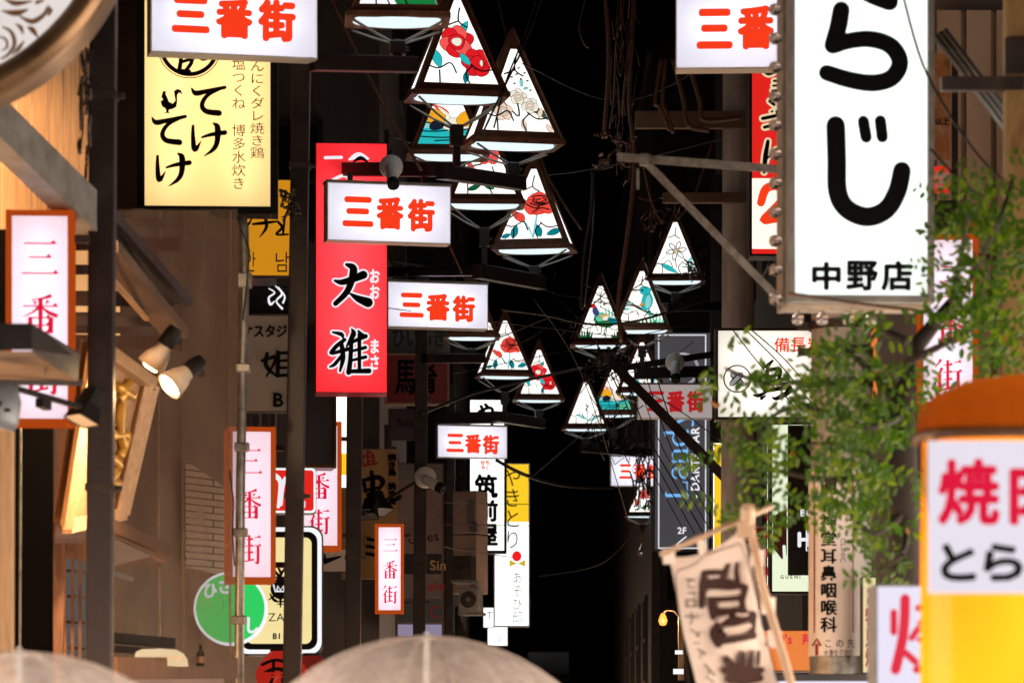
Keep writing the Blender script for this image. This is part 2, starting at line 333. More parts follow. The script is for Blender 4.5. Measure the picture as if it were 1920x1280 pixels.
class Sign:
    """a flat signboard placed by its outline; local x right, z up, +y into the box"""
    gid = 0
    def __init__(s, name, label, cat, rect, Y, yaw=0, depth=.12, group=None):
        s.x0, s.y0, s.x1, s.y1 = rect; s.Y = Y; s.k = Y / F; s.cy = math.cos(R(yaw))
        s.xc = (s.x0 + s.x1) / 2; s.depth = depth
        s.t = T(name, label, cat, P(s.xc, s.y1, Y), R(yaw), group)
        s.W = (s.x1 - s.x0) * s.k / s.cy; s.H = (s.y1 - s.y0) * s.k; s.layer = {}
        s.n = 0
    def u(s, px, py): return ((px - s.xc) * s.k / s.cy, (s.y1 - py) * s.k)
    def body(s, mat, name='housing', fw=.0, proud=.0, bevel=.004):
        b = MB(); b.box((0, .004 + s.depth / 2, s.H / 2), (s.W, s.depth, s.H)); return b.build(name, mat, s.t, bevel=bevel)
    def frame(s, mat, fw, d=.03, name='frame', fb=None):
        b = MB(); W, H = s.W, s.H; fb = fb or fw; y = .004 + s.depth / 2 - .002; dd = s.depth + d
        b.box((-W / 2 + fw / 2 - .002, y, H / 2), (fw, dd, H + .004)); b.box((W / 2 - fw / 2 + .002, y, H / 2), (fw, dd, H + .004))
        b.box((0, y, H - fb / 2 + .001), (W - 2 * fw + .004, dd - .002, fb)); b.box((0, y, fb / 2 - .001), (W - 2 * fw + .004, dd - .002, fb))
        return b.build(name, mat, s.t, bevel=.003)
    def face(s, mat, m=.0, name='face', y=0.0, rect=None):
        b = MB()
        if rect: (xa, zb), (xb, za) = s.u(rect[0], rect[1]), s.u(rect[2], rect[3])
        else: xa, xb, za, zb = -s.W / 2 + m, s.W / 2 - m, m, s.H - m
        b.poly([(xa, y, za), (xb, y, za), (xb, y, zb), (xa, y, zb)]); s.fr = (xa, xb, za, zb)
        return b.build(name, mat, s.t)
    def shell(s, mat, name='housing'):
        """open-front housing so the tubes inside light the face"""
        b = MB(); W, H, D = s.W, s.H, s.depth; t = .006
        b.box((0, D, H / 2), (W, t, H)); b.box((-W / 2 + t / 2, D / 2, H / 2), (t, D - t, H)); b.box((W / 2 - t / 2, D / 2, H / 2), (t, D - t, H))
        b.box((0, D / 2, t / 2), (W - 2 * t, D - t, t)); b.box((0, D / 2, H - t / 2), (W - 2 * t, D - t, t))
        return b.build(name, mat, s.t)
    def L(s, key): return s.layer.setdefault((key, s.gid), MB())
    def put(s, key, vs, fs, mp):
        s.n += 1; y = -.003 - .00015 * s.n
        s.L(key).add([(lambda q: (q[0], y, q[1]))(mp(*v)) for v in vs], fs)
    def ch(s, key, c, cell, bold=0, fit=False):
        """one character in the pixel cell; fit stretches its outline to the cell"""
        vs, fs = glyph(c)
        if not vs: return
        x0, y0, x1, y1 = cell
        if fit:
            a, b2 = min(v[0] for v in vs), max(v[0] for v in vs); c2, d = min(v[1] for v in vs), max(v[1] for v in vs)
            f = lambda x, y: (x0 + (x - a) / (b2 - a or 1) * (x1 - x0), y1 - (y - c2) / (d - c2 or 1) * (y1 - y0))
        else: f = lambda x, y: (x0 + x * (x1 - x0), y1 - (y + .12) * (y1 - y0))
        offs = [(0, 0)] + ([(bold * math.cos(i * math.pi / 4), bold * math.sin(i * math.pi / 4)) for i in range(8)] if bold else [])
        for dx, dy in offs: s.put(key, vs, fs, lambda x, y: s.u(f(x, y)[0] + dx, f(x, y)[1] + dy))
    def vtext(s, key, txt, rect, bold=0, fit=False):
        s.gid += 1; x0, y0, x1, y1 = rect; h = (y1 - y0) / len(txt)
        for i, c in enumerate(txt): s.ch(key, c, (x0, y0 + i * h, x1, y0 + (i + (.86 if fit else 1)) * h), bold, fit)
        s.gid += 1
    def htext(s, key, txt, rect, bold=0, fit=False):
        s.gid += 1; x0, y0, x1, y1 = rect; h = (x1 - x0) / len(txt)
        for i, c in enumerate(txt): s.ch(key, c, (x0 + i * h, y0, x0 + (i + (.86 if fit else 1)) * h, y1), bold, fit)
        s.gid += 1
    def line(s, key, txt, x, y, size, rot=0, bold=0, sx=1):
        """proportional latin text, baseline start at pixel x,y; rot in degrees"""
        s.gid += 1; c, sn = math.cos(R(rot)), math.sin(R(rot)); cur = 0
        for chh in txt:
            if chh == ' ': cur += .3; continue
            vs, fs = glyph(chh); xm = max(v[0] for v in vs); base = cur
            for dx, dy in [(0, 0)] + ([(bold, 0), (-bold, 0), (0, bold), (0, -bold)] if bold else []):
                s.put(key, vs, fs, lambda a, b: s.u(x + size * ((base + a) * sx * c - b * sn) + dx, y - size * ((base + a) * sx * sn + b * c) + dy))
            cur += xm + .06
        s.gid += 1
    def strokes(s, key, lst, ox=0, oy=0, k=1, grow=0, smooth=True, sh=(0, 0)):
        """strokes drawn in an enlarged view of the photo: pixel = o + z / k"""
        s.gid += 1
        for pts, wd in lst:
            vs, fs = stroke2d([(ox + (p[0] + sh[0]) / k, oy + (p[1] + sh[1]) / k) for p in pts], [x / k for x in wd] if isinstance(wd, (list, tuple)) else wd / k, smooth, grow=grow)
            s.put(key, vs, fs, s.u)
    def shape(s, key, pts, ox=0, oy=0, k=1):
        s.put(key, [(ox + p[0] / k, oy + p[1] / k) for p in pts], [tuple(range(len(pts)))], s.u)
    def ring(s, key, cx, cy, r, wd, n=48):
        vs = [(cx + (r + e * wd / 2) * math.cos(2 * math.pi * i / n), cy + (r + e * wd / 2) * math.sin(2 * math.pi * i / n)) for e in (1, -1) for i in range(n)]
        s.put(key, vs, [(i, (i + 1) % n, n + (i + 1) % n, n + i) for i in range(n)], s.u)
    def blob(s, key, cx, cy, rx, ry, n=28):
        s.put(key, [(cx + rx * math.cos(2 * math.pi * i / n), cy + ry * math.sin(2 * math.pi * i / n)) for i in range(n)], [tuple(range(n))], s.u)
    def done(s, name='lettering', names={}):
        for (key, g_), b in s.layer.items(): b.build(names.get(key, name), M[key], s.t)
        s.layer = {}; return s.t
def tubes(s, n, vertical=True, r=.013, mat='g_tube'):
    b = MB(); y = s.depth * .62
    for i in range(n):
        f = (i + .5) / n
        if vertical: b.tube([(s.W * (f - .5), y, s.H * .07), (s.W * (f - .5), y, s.H * .93)], r, 8)
        else: b.tube([(-s.W * .42, y, s.H * f), (s.W * .42, y, s.H * f)], r, 8)
    b.build('fluorescent_tube', M[mat], s.t)
def rrect(W, H, r, n=6):
    pts = []
    for cx, cz, a0 in ((W / 2 - r, r, -90), (W / 2 - r, H - r, 0), (-W / 2 + r, H - r, 90), (-W / 2 + r, r, 180)):
        for i in range(n + 1):
            a = R(a0 + 90 * i / n); pts.append((cx + r * math.cos(a), cz + r * math.sin(a)))
    return pts

# ------------------------------------------------------------------ ground
b = MB(); b.poly([(-200, -20, 0), (200, -20, 0), (200, 300, 0), (-200, 300, 0)]); kind(b.build('street_paving', M['asphalt']), 'structure')

# ================================================================== buildings
def building(name, label, x0, x1, Y0, Y1, H, mat, front=(), side=None, group=None, lit=()):
    """front: rows of windows on the wall that faces up the street; side: x of the street wall with windows"""
    t = T(name, label, 'building', ((x0 + x1) / 2, (Y0 + Y1) / 2, 0), 0, group)
    b = MB(); b.box(((x0 + x1) / 2, (Y0 + Y1) / 2, H / 2), (x1 - x0, Y1 - Y0, H)); b.build('wall', mat, t, True)
    b = MB(); b.box(((x0 + x1) / 2, (Y0 + Y1) / 2, H + .1), (x1 - x0 + .12, Y1 - Y0 + .12, .2)); b.build('roof', M['dark'], t, True)
    def win(c, wd, h, ax, k):
        f = MB(); d = (wd, .06, h) if ax == 'y' else (.06, wd, h)
        for sx in (-1, 1):
            o = Vector((sx * (wd / 2 - .025), 0, 0)) if ax == 'y' else Vector((0, sx * (wd / 2 - .025), 0))
            f.box(Vector(c) + o, (.05, .07, h) if ax == 'y' else (.07, .05, h))
        for z in (-h / 2 + .025, 0, h / 2 - .025):
            f.box(Vector(c) + Vector((0, 0, z)), (wd - .1, .062, .05) if ax == 'y' else (.062, wd - .1, .05))
        fr = f.build('window', M['dark'], t, True)
        p = MB(); p.box(c, (wd - .1, .03, h - .05) if ax == 'y' else (.03, wd - .1, h - .05))
        q = p.build('pane', M['g_window'] if k in lit else M['glass']); q.parent = fr
        inv = Matrix.Translation(t.location).inverted()
        for v in q.data.vertices: v.co = inv @ v.co
    k = 0
    for (xx, z, wd, h) in front: win((xx, Y0 - .02, z), wd, h, 'y', k); k += 1
    if side is not None:
        sx, ys, zs, wd, h = side
        for yy in ys:
            for z in zs: win((sx, yy, z), wd, h, 'x', k); k += 1
    return t
# left row
L1 = T('timber_restaurant', 'timber fronted restaurant on the left with slanting eaves and boarded upper wall', 'building', (-3.2, 17, 0))
b = MB(); b.box((-4.9, 17, 4), (4, 9, 8)); b.build('wall', M['darkwood'], L1, True)
def px_panel(mb, pts, mi=0): mb.poly([P(*p) for p in pts], mi)
# boarded upper wall, obliquely facing the street
b = MB()
for i in range(9):
    a0, a1 = -60 + i * 30, -60 + (i + 1) * 30 - 1.6
    Ya, Yb = 15.6 + i * .12, 15.6 + (i + 1) * .12
    px_panel(b, [(a0, -200, Ya), (a1, -200, Yb), (a1, 430, Yb), (a0, 430, Ya)])
    px_panel(b, [(a1, -200, Yb + .004), (a1 + 1.6, -200, Yb + .004), (a1 + 1.6, 430, Yb + .004), (a1, 430, Yb + .004)], 1)
b.build('upper_boarding', [M['wood'], M['darkwood']], L1, True)
# sloping eave beams
b = MB(); b.bar(P(-60, 180, 14.2), P(190, 425, 15.3), .10, .16); b.build('eave_beam', M['grey_metal'], L1, True)
b = MB(); b.bar(P(205, 398, 15.6), P(352, 566, 18.6), .035, .05); b.build('fascia', M['pole'], L1, True)
b = MB(); px_panel(b, [(200, 400, 15.7), (348, 566, 18.6), (318, 575, 18.8), (200, 468, 16.0)]); b.build('soffit', M['pole'], L1, True)
b = MB(); b.bar(P(195, 462, 15.8), P(330, 625, 18.3), .12, .05); b.build('eave_beam', M['brownwall'], L1, True)
b = MB(); b.bar(P(200, 512, 15.9), P(275, 598, 17.6), .02, .02); b.build('fascia', M['wood'], L1, True)
# horizontal rafters below the eave and lit transom windows beside the pole
for i, y in enumerate((415, 455, 505, 560, 600, 640)):
    b = MB(); b.bar(P(135, y, 17.4), P(330, y + 4, 18.9), .03, .045 + .02 * (i % 2)); b.build('rafter', M['darkwood'] if i % 2 else M['brownwall'], L1, True)
wf = MB()
for y0, y1 in ((430, 452), (470, 500), (515, 545), (562, 585), (625, 650), (668, 690), (705, 722)):
    px_panel(wf, [(138, y0, 17.9), (225, y0, 18.3), (225, y1, 18.3), (138, y1, 17.9)])
wo = wf.build('transom_window', M['g_window'], L1, True)
b = MB(); px_panel(b, [(100, 395, 18.6), (460, 395, 22.4), (460, 1460, 22.4), (100, 1460, 18.6)]); b.build('recessed_wall', M['brownwall'], L1, True)
# window lattice by the pole, lower left
b = MB(); px_panel(b, [(110, 1010, 17.6), (165, 1010, 17.8), (165, 1230, 17.8), (110, 1230, 17.6)]); lw = b.build('lattice_window', M['g_dim'], L1, True)
b = MB()
for i in range(5): b.bar(P(108 + i * 14, 1000, 17.55), P(108 + i * 14, 1235, 17.55), .014, .02)
for i in range(5): b.bar(P(106, 1020 + i * 48, 17.53), P(168, 1024 + i * 48, 17.7), .012, .012)
o = b.build('lattice', M['darkwood'], L1, True)
# little wooden porch roof
b = MB()
b.add([P(105, 985, 17.2), P(215, 985, 17.2), P(315, 1035, 18.2), P(290, 1060, 18.2), P(205, 1062, 17.3), P(105, 1040, 17.3)], [(0, 1, 2, 3, 4, 5)])
b.build('porch_roof_soffit', M['darkwood'], L1, True)
for k_, (y0, y1) in enumerate(((985, 1035), (994, 1046), (1004, 1056))):
    b = MB(); b.bar(P(100, y0 + 2, 16.95 + k_ * .1), P(208, y0, 17.1 + k_ * .1), .03, .06); b.bar(P(208, y0, 17.1 + k_ * .1), P(316 - k_ * 10, y1 - 4, 18.1 + k_ * .1), .03, .06)
    b.build('porch_roof_batten', [M['darkwood'], M['brownwall'], M['darkwood']][k_], L1, True)
b = MB(); b.bar(P(205, 1072, 17.6), P(248, 1085, 17.9), .02, .02); b.build('rail', M['galv'], L1, True)
# posts, dark doorway, counter ledge
b = MB(); px_panel(b, [(28, 800, 15.8), (100, 800, 15.9), (100, 1300, 15.9), (28, 1300, 15.8)]); b.build('doorway', M['doorway_shade'], L1, True)  # flat near-black sheet standing in for the shade inside the doorway
b = MB(); b.bar(P(39, 800, 15.7), P(37, 1300, 15.7), .008); b.build('door_edge', M['galv'], L1, True)
b = MB(); b.bar(P(8, 795, 13.2), P(6, 1500, 13.2), .065); b.build('corner_post', M['wood'], L1, True)
b = MB(); b.bar(P(120, 780, 17.2), P(104, 1300, 17.2), .06); b.build('door_jamb', M['darkwood'], L1, True)
b = MB(); b.bar(P(200, 1252, 16.6), P(428, 1252, 18), .10, .10); b.build('counter_ledge', M['darkwood'], L1, True)
b = MB(); px_panel(b, [(205, 1262, 16.6), (420, 1262, 17.95), (420, 1460, 17.95), (205, 1460, 16.6)]); b.build('counter_front', M['pinkwall'], L1, True)
b = MB(); b.bar(P(210, 1195, 17.5), P(320, 1205, 18.2), .05, .05); b.bar(P(205, 1215, 17.4), P(300, 1222, 18), .06, .03); b.build('shelf', M['black'], L1, True)
# unseen street level windows, added to throw warm light up the timber front
b = MB()
for i in range(4): b.box((-2.75, 13.5 + i * 1.6, 1.2), (.03, 1.3, 1.3))
b.build('fill_window', M['g_warmfill'], L1, True)
b = MB()
for i in range(5): b.box((-2.74, 12.7 + i * 1.6, 1.2), (.09, .12, 1.7))
b.box((-2.74, 15.9, .48), (.085, 6.5, .12)); b.box((-2.74, 15.9, 1.93), (.085, 6.5, .12)); b.build('fill_window_frame', M['darkwood'], L1, True)

L2 = building('narrow_shop_building', 'brown narrow shop building behind the cream rooster sign', -6, -1.86, 23.2, 29.5, 11, M['brownwall'],
              front=[(-3.2, 3.6, .8, 1.1)], side=(-1.85, [24.6, 26.4, 28.2], [4.2, 7.2], .9, 1.2))
L3 = building('grey_shop_building', 'dark grey shop building behind the unlit red sign', -6.5, -1.3, 36.6, 46, 12, M['greywall'],
              front=[(-2.3, 7.4, .9, 1.2), (-1.8, 10.2, .8, 1.2), (-3.6, 8.2, 1, 1.2)], side=(-1.29, [38.5, 41, 43.5], [4.5, 7.5, 10], 1, 1.3))
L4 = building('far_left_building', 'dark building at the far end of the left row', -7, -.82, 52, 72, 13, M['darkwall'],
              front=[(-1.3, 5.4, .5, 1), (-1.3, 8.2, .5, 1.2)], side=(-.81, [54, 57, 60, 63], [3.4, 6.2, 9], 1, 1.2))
# right row
R1 = building('corrugated_shop_building', 'pale corrugated shop building at the far right edge', 2.18, 7, 19.4, 27, 9.0, M['greywall'])
b = MB(); i = 0
x = 2.2
while x < 3.2:
    wdt = .155; b.poly([(x, 19.33, 3.4), (x + wdt * .8, 19.33, 3.4), (x + wdt * .8, 19.33, 5.55), (x, 19.33, 5.55)])
    b.poly([(x + wdt * .8, 19.33, 3.4), (x + wdt, 19.38, 3.4), (x + wdt, 19.38, 5.55), (x + wdt * .8, 19.33, 5.55)])
    b.poly([(x + wdt, 19.38, 3.4), (x + wdt, 19.33, 3.4), (x + wdt, 19.33, 5.55), (x + wdt, 19.38, 5.55)])
    x += wdt
b.build('corrugated_siding', pbr('pale_pink_siding', (.50, .43, .38), .55, 0, .18, 4, (1, 1, .2)), R1, True)
b = MB(); b.box((2.75, 18.9, 5.72), (1.3, 1.2, .10)); b.box((2.75, 18.32, 5.62), (1.3, .04, .16)); b.build('canopy', M['grey_metal'], R1, True)
b = MB(); b.box((2.75, 18.45, 5.50), (1.2, .05, .05)); b.build('canopy_lamp', glow('canopy_tube_lamp', (1, .8, .62), 2.2), R1, True)
b = MB(); b.box((2.6, 18.8, 3.3), (.9, 1.3, .08)); b.build('lower_canopy', M['dark'], R1, True)
R2 = building('dark_bar_building', 'dark bar building behind the grey vertical bar sign', 2.45, 8, 31.5, 45, 11, M['darkwall'],
              front=[(3.1, 6.6, .7, 1.2), (3.1, 9, .7, 1.2)], side=(2.44, [33, 35.5, 38, 40.5], [4.4, 7, 9.6], 1, 1.3))
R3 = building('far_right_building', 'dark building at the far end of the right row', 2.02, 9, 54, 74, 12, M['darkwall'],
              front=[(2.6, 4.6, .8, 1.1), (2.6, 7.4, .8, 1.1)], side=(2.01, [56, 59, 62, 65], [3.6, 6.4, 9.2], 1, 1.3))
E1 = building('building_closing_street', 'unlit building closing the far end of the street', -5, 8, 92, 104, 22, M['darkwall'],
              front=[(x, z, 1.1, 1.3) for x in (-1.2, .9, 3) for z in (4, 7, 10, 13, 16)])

def fill_shop_front(t, x, sgn, Y0, Y1, top=1.85, glass='g_streetfill'):  # unseen lit panes, added to brighten the street from below
    """glazed ground floor towards the street: added fill-light panes between dark mullions"""
    n = max(2, int((Y1 - Y0) / 1.7)); st = (Y1 - Y0) / n
    b = MB(); f = MB()
    for i in range(n):
        b.box((x + sgn * .02, Y0 + (i + .5) * st, (top + .35) / 2), (.02, st - .16, top - .4)); f.box((x + sgn * .03, Y0 + i * st, top / 2), (.08, .14, top))
    f.box((x + sgn * .03, Y1, top / 2), (.08, .14, top)); f.box((x + sgn * .03, (Y0 + Y1) / 2, .08), (.075, Y1 - Y0, .16)); f.box((x + sgn * .03, (Y0 + Y1) / 2, top - .06), (.075, Y1 - Y0, .12))
    b.build('fill_window', M[glass], t, True); f.build('fill_window_frame', M['darkwood'], t, True)
fill_shop_front(L2, -1.86, 1, 23.4, 29.3); fill_shop_front(L3, -1.3, 1, 36.8, 45.8); fill_shop_front(L4, -.82, 1, 52.2, 66)
fill_shop_front(R1, 2.18, -1, 19.6, 26.8); fill_shop_front(R2, 2.45, -1, 31.7, 44.8); fill_shop_front(R3, 2.02, -1, 54.2, 68)
R0 = T('right_fill_shop', 'unseen low shop added outside the right edge to light the foreground', 'building', (4.4, 9, 0))  # unseen lit shop, added to light umbrellas and banner from the right
b = MB(); b.box((4.4, 9, 1.6), (3.2, 16, 3.2)); b.build('wall', M['darkwall'], R0, True); fill_shop_front(R0, 2.8, -1, 3, 16.4, 2.75, glass='g_nearfill')

L0 = T('left_fill_shop', 'unseen low shop added outside the left edge to light the foreground', 'building', (-4.4, 6.5, 0))  # added out of view as front light for banner and umbrellas
b = MB(); b.box((-4.4, 6.2, 1.6), (3.2, 11.6, 3.2)); b.build('wall', M['darkwall'], L0, True); fill_shop_front(L0, -2.8, 1, 6.4, 11.8, 2.75, glass='g_nearfill')

# ================================================================== poles with arms
def post(name, label, top, bot, Y, wd, group='brown steel street poles', arms=(), caps=()):
    """square steel pole through two picture points, carried on down to the paving"""
    a, c = P(*top, Y), P(*bot, Y)
    g = a + (c - a) * (a.z / (a.z - c.z)); g.z = 0
    t = T(name, label, 'pole', g, 0, group)
    b = MB(); b.bar(a, g, wd, wd); b.build('post', M['pole'], t, True, bevel=.006)
    b = MB(); b.box(g + Vector((0, 0, .006)), (wd * 2.4, wd * 2.4, .012)); b.build('base_plate', M['dark'], t, True)
    for i in range(3):
        f = .18 + .3 * i; p = a + (g - a) * f
        b = MB(); b.box(p, (wd + .012, wd + .012, .03)); b.box(p + Vector((wd / 2 + .02, 0, 0)), (.03, .03, .02)); b.build('clamp_band', M['dark'], t, True)
    for (p, q, h, wd2) in arms:
        b = MB(); b.bar(P(*p), P(*q), wd2, h); b.build('arm', M['pole'], t, True, bevel=.004)
    return t
post('street_pole', 'thick dark pole in the left foreground beside the timber restaurant', (196, -260), (187, 1250), 15.2, .105)
post('street_pole', 'brown pole just right of the cream rooster sign', (568, -60), (548, 1250), 20.3, .098,
     arms=[((330, 40, 20.3), (575, 40, 20.3), .09, .05), ((585, 118, 20.2), (779, 122, 20.6), .085, .07)])
post('street_pole', 'brown pole standing below the big red vertical sign', (668, 300), (662, 1190), 27.9, .115,
     arms=[((600, 318, 27.5), (835, 318, 26.2), .10, .08), ((826, 322, 25.3), (978, 344, 26.6), .10, .08)])
post('street_pole', 'slim dark pole right of the lowest small vertical street sign', (792, 520), (786, 1190), 33.1, .11,
     arms=[((730, 510, 32.6), (900, 508, 31.2), .08, .08), ((893, 508, 30.6), (1016, 530, 31.8), .12, .08), ((795, 672, 33), (905, 672, 33.6), .08, .08)])
post('street_pole', 'far slim pole carrying the smallest left crosswise street sign', (846, 720), (842, 1210), 46.4, .11,
     arms=[((800, 785, 46), (945, 782, 43.4), .14, .08), ((928, 780, 42.6), (1018, 794, 45.2), .12, .08)])
post('street_pole', 'brown pole right of the grey unlit street sign', (1344, 330), (1338, 1190), 40.5, .12, group='brown steel street poles',
     arms=[((1246, 576, 39), (1352, 574, 40.3), .09, .08), ((1165, 690, 39), (1338, 664, 39.6), .07, .06), ((1190, 700, 39.4), (1342, 696, 39.6), .12, .08)])
post('street_pole', 'far right pole half hidden behind the tangled wires', (1232, 800), (1230, 1190), 50, .12,
     arms=[((1092, 838, 48.6), (1236, 852, 49.8), .12, .08)])
post('street_pole', 'hidden near pole behind the big white hiragana sign', (1572, -200), (1572, 560), 20.6, .11)

# ================================================================== 三番街 crosswise boxes
MIN = {  # Mincho forms, 0..100, y up
 '三': [([(8, 88), (92, 88)], 4), ([(20, 51), (80, 51)], 4), ([(2, 8), (98, 8)], 4)],
 '番': [([(80, 97), (55, 90), (25, 86)], [9, 6, 3]), ([(3, 70), (97, 70)], 4), ([(50, 90), (50, 42)], 9), ([(30, 84), (38, 76)], [3, 8]), ([(72, 84), (63, 76)], [8, 3]),
       ([(48, 70), (30, 55), (2, 42)], [8, 6, 2]), ([(52, 70), (70, 55), (97, 44)], [3, 7, 9]),
       ([(22, 42), (22, 0)], 9), ([(78, 42), (78, 0)], 10), ([(22, 40), (78, 40)], 4), ([(22, 21), (78, 21)], 4), ([(22, 3), (78, 3)], 4), ([(50, 40), (50, 3)], 8)],
 '街': [([(24, 98), (14, 84), (2, 74)], [9, 6, 2]), ([(28, 72), (16, 52), (1, 40)], [9, 6, 2]), ([(19, 55), (19, 0)], 9),
       ([(30, 80), (66, 80)], 4), ([(30, 58), (66, 58)], 4), ([(48, 95), (48, 58)], 8), ([(30, 36), (66, 36)], 4), ([(48, 56), (48, 10)], 8), ([(26, 6), (68, 14)], [4, 7]),
       ([(70, 88), (97, 88)], 4), ([(68, 60), (99, 60)], 4), ([(85, 60), (85, 8), (80, 2), (72, 6)], [9, 9, 7, 2])]}
def mincho(s, key, c, cell):
    x0, y0, x1, y1 = cell; f = (x1 - x0) / 100; g = (y1 - y0) / 100
    for pts, wd in MIN[c]:
        q = [(x0 + x * f, y1 - y * g) for x, y in pts]
        wv = [v * f * 1.35 if v > 6 else v * f for v in wd] if isinstance(wd, list) else wd * f * (1.4 if wd > 6 else 1)
        vs, fs = stroke2d(q, wv, True, cap=False); s.put(key, vs, fs, s.u)
        if len(pts) == 2 and pts[0][1] == pts[1][1] and wd == 4:     # triangular stop of a horizontal
            ex, ey = q[1]; s.put(key, [(ex + 2 * f, ey + 2 * f), (ex - 17 * f, ey + 1.5 * f), (ex - 6 * f, ey - 10 * f)], [(0, 1, 2)], s.u)
GH = 'crosswise street name boxes'
def cross_sign(label, rect, Y, yaw, chars, lit=True, top=.0):
    s = Sign('street_name_sign', label, 'street sign', rect, Y, yaw, .15, GH)
    if lit:
        s.shell(M['white_metal']); s.face(M['g_white'], .007)
        b = MB()
        b.tube([(-s.W * .36, .085, s.H * .5), (s.W * .36, .085, s.H * .5)], .013, 8)
        b.build('fluorescent_tube', M['g_tube'], s.t)
    else:
        s.body(M['white_metal']); s.face(glow('unlit_acrylic_added_glow', (.62, .53, .51), .62, .3, 3), .006)  # unlit box: a weak glow is put into its face to brighten it
    b = MB(); b.box((0, .075, s.H + .008), (s.W + .012, .17, .016)); b.build('top_trim', M['grey_metal'], s.t)
    for x in (-.3, .3): b = MB(); b.box((s.W * x, .08, s.H + .045), (.035, .03, .07)); b.build('hanger', M['dark'], s.t)
    key = 'g_red' if lit else 'g_dimred'
    for c, cell in zip('三番街', chars): s.ch(key, c, cell, bold=(cell[2] - cell[0]) * .062, fit=True)
    return s.done()
cross_sign('white street name box hanging in front of the cream rooster sign', (286, -35, 594, 104), 20, 13, [(328, 2, 390, 62), (408, 2, 470, 70), (486, 0, 549, 72)])
cross_sign('white street name box across the front of the big red vertical sign', (615, 345, 845, 454), 26.3, 13, [(646, 374, 697, 424), (708, 372, 754, 428), (766, 374, 812, 430)])
cross_sign('white street name box directly right of the big red vertical sign', (728, 530, 915, 615), 32.2, 14, [(752, 553, 792, 594), (801, 553, 841, 599), (850, 555, 888, 600)])
cross_sign('small white street name box above the black bordered vertical sign', (821, 798, 951, 858), 46, 12, [(839, 815, 868, 846), (873, 815, 901, 848), (906, 816, 934, 849)])
cross_sign('white street name box left of the big white hiragana sign', (1267, -38, 1520, 128), 20.2, -3, [(1310, 20, 1370, 88), (1386, 15, 1448, 90), (1463, 15, 1526, 90)])
cross_sign('grey unlit street name box below a security camera on the right', (1196, 720, 1336, 784), 39.2, 2, [(1216, 735, 1245, 769), (1252, 734, 1282, 771), (1289, 734, 1319, 771)], lit=False)
cross_sign('small white street name box behind the black wire tangle', (1145, 855, 1240, 911), 49.5, 4, [(1162, 871, 1183, 896), (1189, 870, 1211, 897), (1216, 871, 1237, 897)])

# upright 三番街 boxes
GV = 'upright orange framed street name boxes'
def upright_sign(label, rect, Y, yaw, fw_px, cells, depth=.16):
    s = Sign('upright_street_name_sign', label, 'street sign', rect, Y, yaw, depth, GV)
    s.shell(M['cream_metal']); tubes(s, 1, mat='g_tube2'); s.frame(M['orange_frame'], fw_px * s.k, .012)
    s.face(M['g_upright'], fw_px * s.k)
    for z in (.12, .88): b = MB(); b.box((s.W / 2 + .03, .004 + depth / 2, s.H * z), (.06, .05, .03)); b.build('mounting_bracket', M['dark'], s.t)
    for c, cell in zip('三番街', cells): mincho(s, 'g_crimson', c, cell)
    return s.done()
upright_sign('large upright street name box at the far left edge, partly behind a dark canopy', (12, 394, 137, 795), 14.9, 4, 11, [(40, 448, 110, 518), (42, 552, 110, 625), (46, 660, 112, 738)])
upright_sign('upright street name box behind the thin grey conduit pipe', (428, 800, 516, 1090), 20.3, 8, 9, [(446, 838, 492, 890), (446, 916, 490, 972), (446, 1000, 490, 1056)], .3)
upright_sign('upright street name box half hidden behind the red basement sign', (556, 790, 640, 1030), 29.5, 8, 8, [(572, 820, 618, 868), (578, 886, 618, 935), (578, 952, 618, 1000)], .3)
upright_sign('small upright street name box left of the slim dark pole', (704, 982, 757, 1149), 32.8, 3, 6, [(718, 1008, 746, 1034), (717, 1050, 745, 1084), (717, 1096, 745, 1130)])
upright_sign('upright street name box behind the tree leaves on the right', (1722, 440, 1833, 762), 17.5, -4, 10, [(1760, 492, 1812, 562), (1756, 580, 1808, 642), (1752, 672, 1804, 734)])

# ================================================================== shop signs, left
def shop(name, label, rect, Y, yaw, depth, body, face, fw=0, fmat=None, m=.006, group=None, nt=0, vert=True, tm='g_tube'):
    s = Sign(name, label, 'shop sign', rect, Y, yaw, depth, group)
    if nt: s.shell(M['whitebox'] if body != 'redbody' else M['redbody']); tubes(s, nt, vert, mat=tm)
    else: s.body(M[body])
    if fw: s.frame(M[fmat], fw * s.k, .012)
    s.face(M[face], fw * s.k if fw else m)
    return s
Z = 2.977
s = shop('shop_sign', 'cream lit upright sign with black brush letters and a rooster in a black frame', (258, -60, 520, 400), 21.6, 3, .2, 'black', 'g_cream', 14, 'black', nt=2)
TE = [([(1070, 495), (1092, 522), (1150, 512), (1255, 488)], [8, 30, 26, 20]), ([(1235, 495), (1160, 532), (1128, 585), (1150, 622), (1222, 632)], [14, 22, 26, 30, 34])]
KE = [([(1078, 705), (1078, 770), (1088, 838), (1122, 790)], [16, 24, 30, 5]), ([(1128, 768), (1180, 752), (1255, 740)], [12, 22, 28]), ([(1192, 690), (1214, 712), (1212, 790), (1190, 835), (1140, 872)], [12, 34, 30, 24, 5])]
s.strokes('ink', TE, k=Z); s.strokes('ink', KE, k=Z); s.strokes('ink', TE, k=Z, sh=(-220, 165)); s.strokes('ink', KE, k=Z, sh=(-197, 170))
s.shape('ink', [(902, 545), (910, 515), (928, 512), (926, 530), (935, 548), (945, 572), (965, 582), (980, 565), (975, 535), (972, 512), (990, 500), (1010, 506), (1021, 530), (1000, 520), (990, 535), (990, 575), (985, 600), (965, 612), (945, 616), (942, 628), (955, 640), (935, 634), (915, 640), (930, 626), (925, 610), (905, 596), (897, 570), (912, 560)], k=Z)
